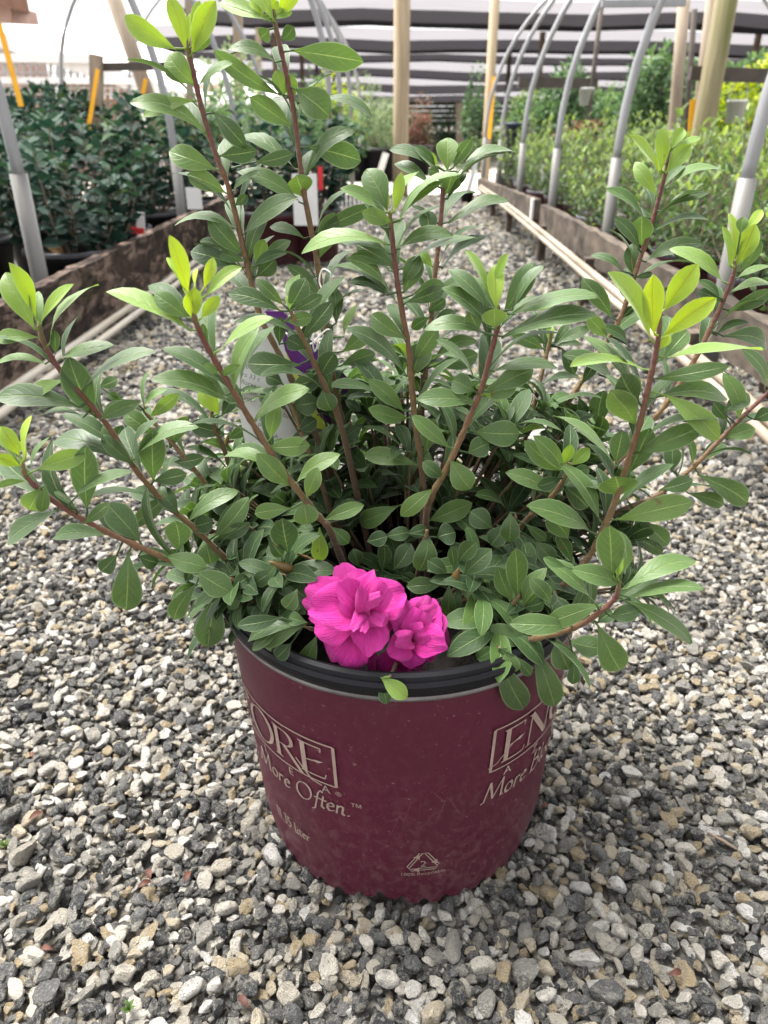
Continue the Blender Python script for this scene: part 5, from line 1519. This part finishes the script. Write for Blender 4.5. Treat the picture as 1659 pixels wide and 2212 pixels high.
# --- blooms
def petal(parent, org, B, T, n, W_, ruffle, seed, spots, cup=.25):
    rs_ = random.Random(seed)
    d = T - B
    L_ = d.length; dn = d.normalized()
    sd_ = dn.cross(n).normalized(); n = sd_.cross(dn).normalized()
    nu, nv = 13, 11
    vv, ff, uv = [], [], []
    p1, p2, p3 = rs_.uniform(0, 6.28), rs_.uniform(0, 6.28), rs_.uniform(0, 6.28)
    notch = rs_.uniform(.03, .10)
    for j in range(nv):
        t = j / (nv - 1)
        for i in range(nu):
            s_ = -1 + 2 * i / (nu - 1)
            wd = (.16 + .84 * math.sin(min(1, t * 1.18) * math.pi / 2) ** 1.1) * (1 - .10 * max(0, t - .8) / .2)
            tl = t * (1 - .30 * abs(s_) ** 2.4 * t - notch * math.exp(-(s_ * 5) ** 2) * t ** 3)
            edge = max(abs(s_) ** 3, t ** 3)
            z = cup * W_ * .5 * (s_ * s_ * .6) + L_ * (.16 * math.sin(t * math.pi) - .10 * t ** 3)
            z += ruffle * W_ * edge * (.75 * math.sin(s_ * 4.2 + p1 + t * 2) + .25 * math.sin(t * 7 + s_ * 8 + p2)) + .022 * W_ * math.sin(s_ * 13 + p3 + 1.5 * math.sin(t * 5)) * t + .02 * W_ * math.sin(t * 17 + s_ * 3 + p1) * t
            vv.append(B + dn * L_ * (tl + .015 * edge * math.sin(s_ * 6 + p2)) + sd_ * s_ * wd * W_ / 2 + n * z - org)
            uv.append((s_ * .5 + .5, t))
    for j in range(nv - 1):
        for i in range(nu - 1):
            a = j * nu + i
            ff.append((a, a + 1, a + nu + 1, a + nu))
    m = MB(); m.add(vv, ff, uv, spots)
    return m.build('petal', M['petal'], parent, True)
def bloom(cx, cy, Y, petals, seed, turn_):
    C0 = P(*U2('H', cx, cy), Y + .012)
    m = MB()
    m.tube([C0 - SO + Vector((0, .035, -.015)), C0 - SO + Vector((0, .016, -.004)), C0 - SO + Vector((0, .004, 0))], [.0025, .004, .006], 10)
    for k in range(6):
        a = k * 1.05
        e = C0 + Vector((math.cos(a) * .005, -.012, math.sin(a) * .005 + .004)) - SO
        m.tube([C0 - SO, (C0 - SO).lerp(e, .6), e], [.0006, .0005, .0009], 5)
    f = m.build('bloom', M['petal'], shrub, True)
    tagc = (CP - C0).normalized()
    for i, (tx, ty, wpx, lift, spots) in enumerate(petals):
        B = C0 + (P(*U2('H', tx, ty), Y) - C0) * .06 + tagc * (lift * .25)
        lift *= 2.1
        T = P(*U2('H', tx, ty), Y) + tagc * lift
        W_ = wpx * .26855 * ((C0 - CP).dot(FW)) / CF
        dd = (T - C0).normalized()
        n = (tagc + turn_ - dd * .55 + Vector((0, 0, .1))).normalized()
        petal(f, SO, B, T, n, W_, .13, seed + i, spots, .4)
    return f
bloom(690, 700, .400, [(430, 270, 260, -.020, 0), (560, 1235, 200, -.016, 0), (150, 560, 330, -.010, 0), (735, 1250, 130, -.006, 0), (190, 470, 300, -.006, 0), (560, 370, 330, -.008, .2), (990, 520, 380, -.006, .6),
 (900, 850, 320, -.003, .3), (235, 800, 440, .000, .2), (430, 1135, 440, .004, .1), (520, 480, 330, .004, .8), (760, 450, 330, .006, .8), (870, 660, 300, .006, .8), (270, 640, 400, .008, .6), (740, 1010, 300, .012, .7),
 (640, 560, 120, .012, .3), (745, 570, 120, .013, .3), (590, 800, 110, .015, .2), (655, 820, 110, .014, .2), (790, 760, 130, .012, .3)], 300, Vector((-.1, 0, .15)))
bloom(1010, 900, .402, [(1240, 570, 330, -.014, 0), (1330, 690, 330, -.012, 0), (1380, 900, 330, -.010, 0), (1220, 1145, 300, -.010, 0), (1020, 1205, 330, -.006, 0), (800, 1235, 300, -.004, 0), (985, 600, 160, -.004, 0), (930, 770, 160, .000, 0),
 (1140, 700, 260, -.002, .2), (1160, 860, 260, .002, .1), (1310, 940, 280, .004, 0), (1090, 1130, 320, .004, 0), (900, 1040, 260, .008, .2), (960, 930, 150, .012, 0)], 400, Vector((.28, 0, -.2)))

# ================================================================== plant tag hanging in the bush
tg = empty('plant_tag', P(640, 900, .53))
TO = tg.location.copy()
def flat(name, pts_, mat, thick=.0006, push=.0):
    q = [P(u, v, Y + push) - TO for u, v, Y in pts_]
    n = (q[1] - q[0]).cross(q[2] - q[0]).normalized()
    m = MB(); k = len(q)
    m.add(q + [p + n * thick for p in q], [tuple(range(k)), tuple(range(2 * k - 1, k - 1, -1))] + [(i, k + i, k + (i + 1) % k, (i + 1) % k) for i in range(k)])
    return m.build(name, mat, tg)
flat('card', [(545, 705, .570), (600, 690, .578), (660, 940, .566), (640, 985, .560), (530, 960, .556), (505, 830, .560)], M['card'])
flat('purple_panel', [(572, 672, .585), (610, 672, .588), (770, 835, .600), (735, 935, .592), (690, 900, .586)], M['purple'])
flat('lime_band', [(560, 690, .582), (585, 700, .584), (705, 925, .583), (690, 965, .581), (675, 940, .58)], M['lime'])
lines = [('bloom', 530, 795), ('rs 33 c', 522, 812), ('flores', 520, 828), ('w Autu', 518, 845), ('semi-', 520, 861), ('glow', 560, 905), ('purp', 557, 919), ('zone 6A', 554, 934), ('falls', 610, 900)]
for tx_, u, v in lines:
    cu = bpy.data.curves.new('printed_line', 'FONT'); cu.body = tx_; cu.size = .0052; cu.resolution_u = 2
    ob = bpy.data.objects.new('printed_line', cu); col.objects.link(ob)
    me = bpy.data.meshes.new_from_object(ob.evaluated_get(bpy.context.evaluated_depsgraph_get()))
    bpy.data.objects.remove(ob)
    a, bx_, by_ = P(u, v, .553), P(u + 50, v + 16, .553), P(u + 14, v - 50, .556)
    ex, ey = (bx_ - a).normalized(), (by_ - a).normalized()
    for vx in me.vertices: vx.co = a + ex * vx.co.x + ey * vx.co.y - TO
    me.materials.clear()
    link('printed_line', me, M['ink'], tg)
m = MB()
m.tube(smooth_path([P(*p) - TO for p in ((600, 700, .58), (640, 740, .565), (668, 745, .555), (700, 716, .548), (712, 712, .545), (716, 722, .546), (704, 728, .55), (690, 735, .548), (680, 760, .55), (676, 730, .545), (690, 690, .55), (706, 672, .545), (704, 640, .545), (690, 610, .55), (697, 582, .548), (714, 590, .545), (712, 606, .55))], 5), .0006, 5)
m.build('string', M['string'], tg, True)
m = MB(); rs = random.Random(3)
q = [P(705, 738, .547) - TO + Vector((rs.gauss(0, .003), rs.gauss(0, .003), rs.gauss(0, .003))) for i in range(26)]
m.tube(smooth_path(q, 3), .0005, 4); m.build('string_knot', M['string'], tg, True)
tag(tg, 'white, purple and lime plant tag tied by white string inside the azalea', 'tag')

# ================================================================== litter on the gravel
def scrap(u, v, L_, ang, mat, name, label, curl=.3, w_=.4):
    p = G(u, v, .012)
    m = MB()
    d = Vector((math.cos(ang), math.sin(ang), .15)).normalized()
    make_leaf(m, p, p + d * L_, Vector((.2, -.3, 1)).normalized(), L_ * w_, None, .15, .5, curl, int(u), 0, 3)
    return tag(m.build(name, mat, None, True), label, 'leaf')
lb = 'dead red-brown leaf scrap lying on the gravel'
for u, v, L_, an in ((60, 1772, .022, .8), (72, 1640, .018, 2.2), (325, 1905, .022, 2.0), (398, 1910, .02, 1.4), (118, 2052, .018, 3.0), (540, 2180, .022, 2.4), (700, 560, .03, .4), (1165, 1745, .016, .3), (1590, 1085, .02, 2.6), (1440, 2105, .02, .2), (1180, 625, .03, .2), (295, 1920, .02, .6)):
    o = scrap(u, v, L_ * .62, an, M['brown_leaf'], 'dead_leaf', lb); o['group'] = 'dead leaf scraps on the gravel'
m = MB(); m.tube([G(1530, 2205 - 405, .012), G(1560, 1815, .014), G(1592, 1835, .012)], [.0012, .0016, .001], 6)
tag(m.build('twig', M['twig'], None, True), 'short brown twig lying between the gravel stones', 'twig')
for i, (u, v) in enumerate(((15, 1842), (283, 2195))):
    w_ = empty('weed', G(u, v, 0))
    for k in range(5):
        m = MB(); a = k * 1.3 + i
        make_leaf(m, Vector((0, 0, .005)), Vector((math.cos(a) * .005, math.sin(a) * .005, .014)), Vector((0, 0, 1)), .003, None, .1, .2, .1, k, 0, 3)
        m.build('leaf', M['weed'], w_, True)
    tag(w_, ['tiny green weed sprouting between stones beside the scrap-strewn gravel', 'tiny green weed sprouting from gravel in front of the pot'][i], 'weed')
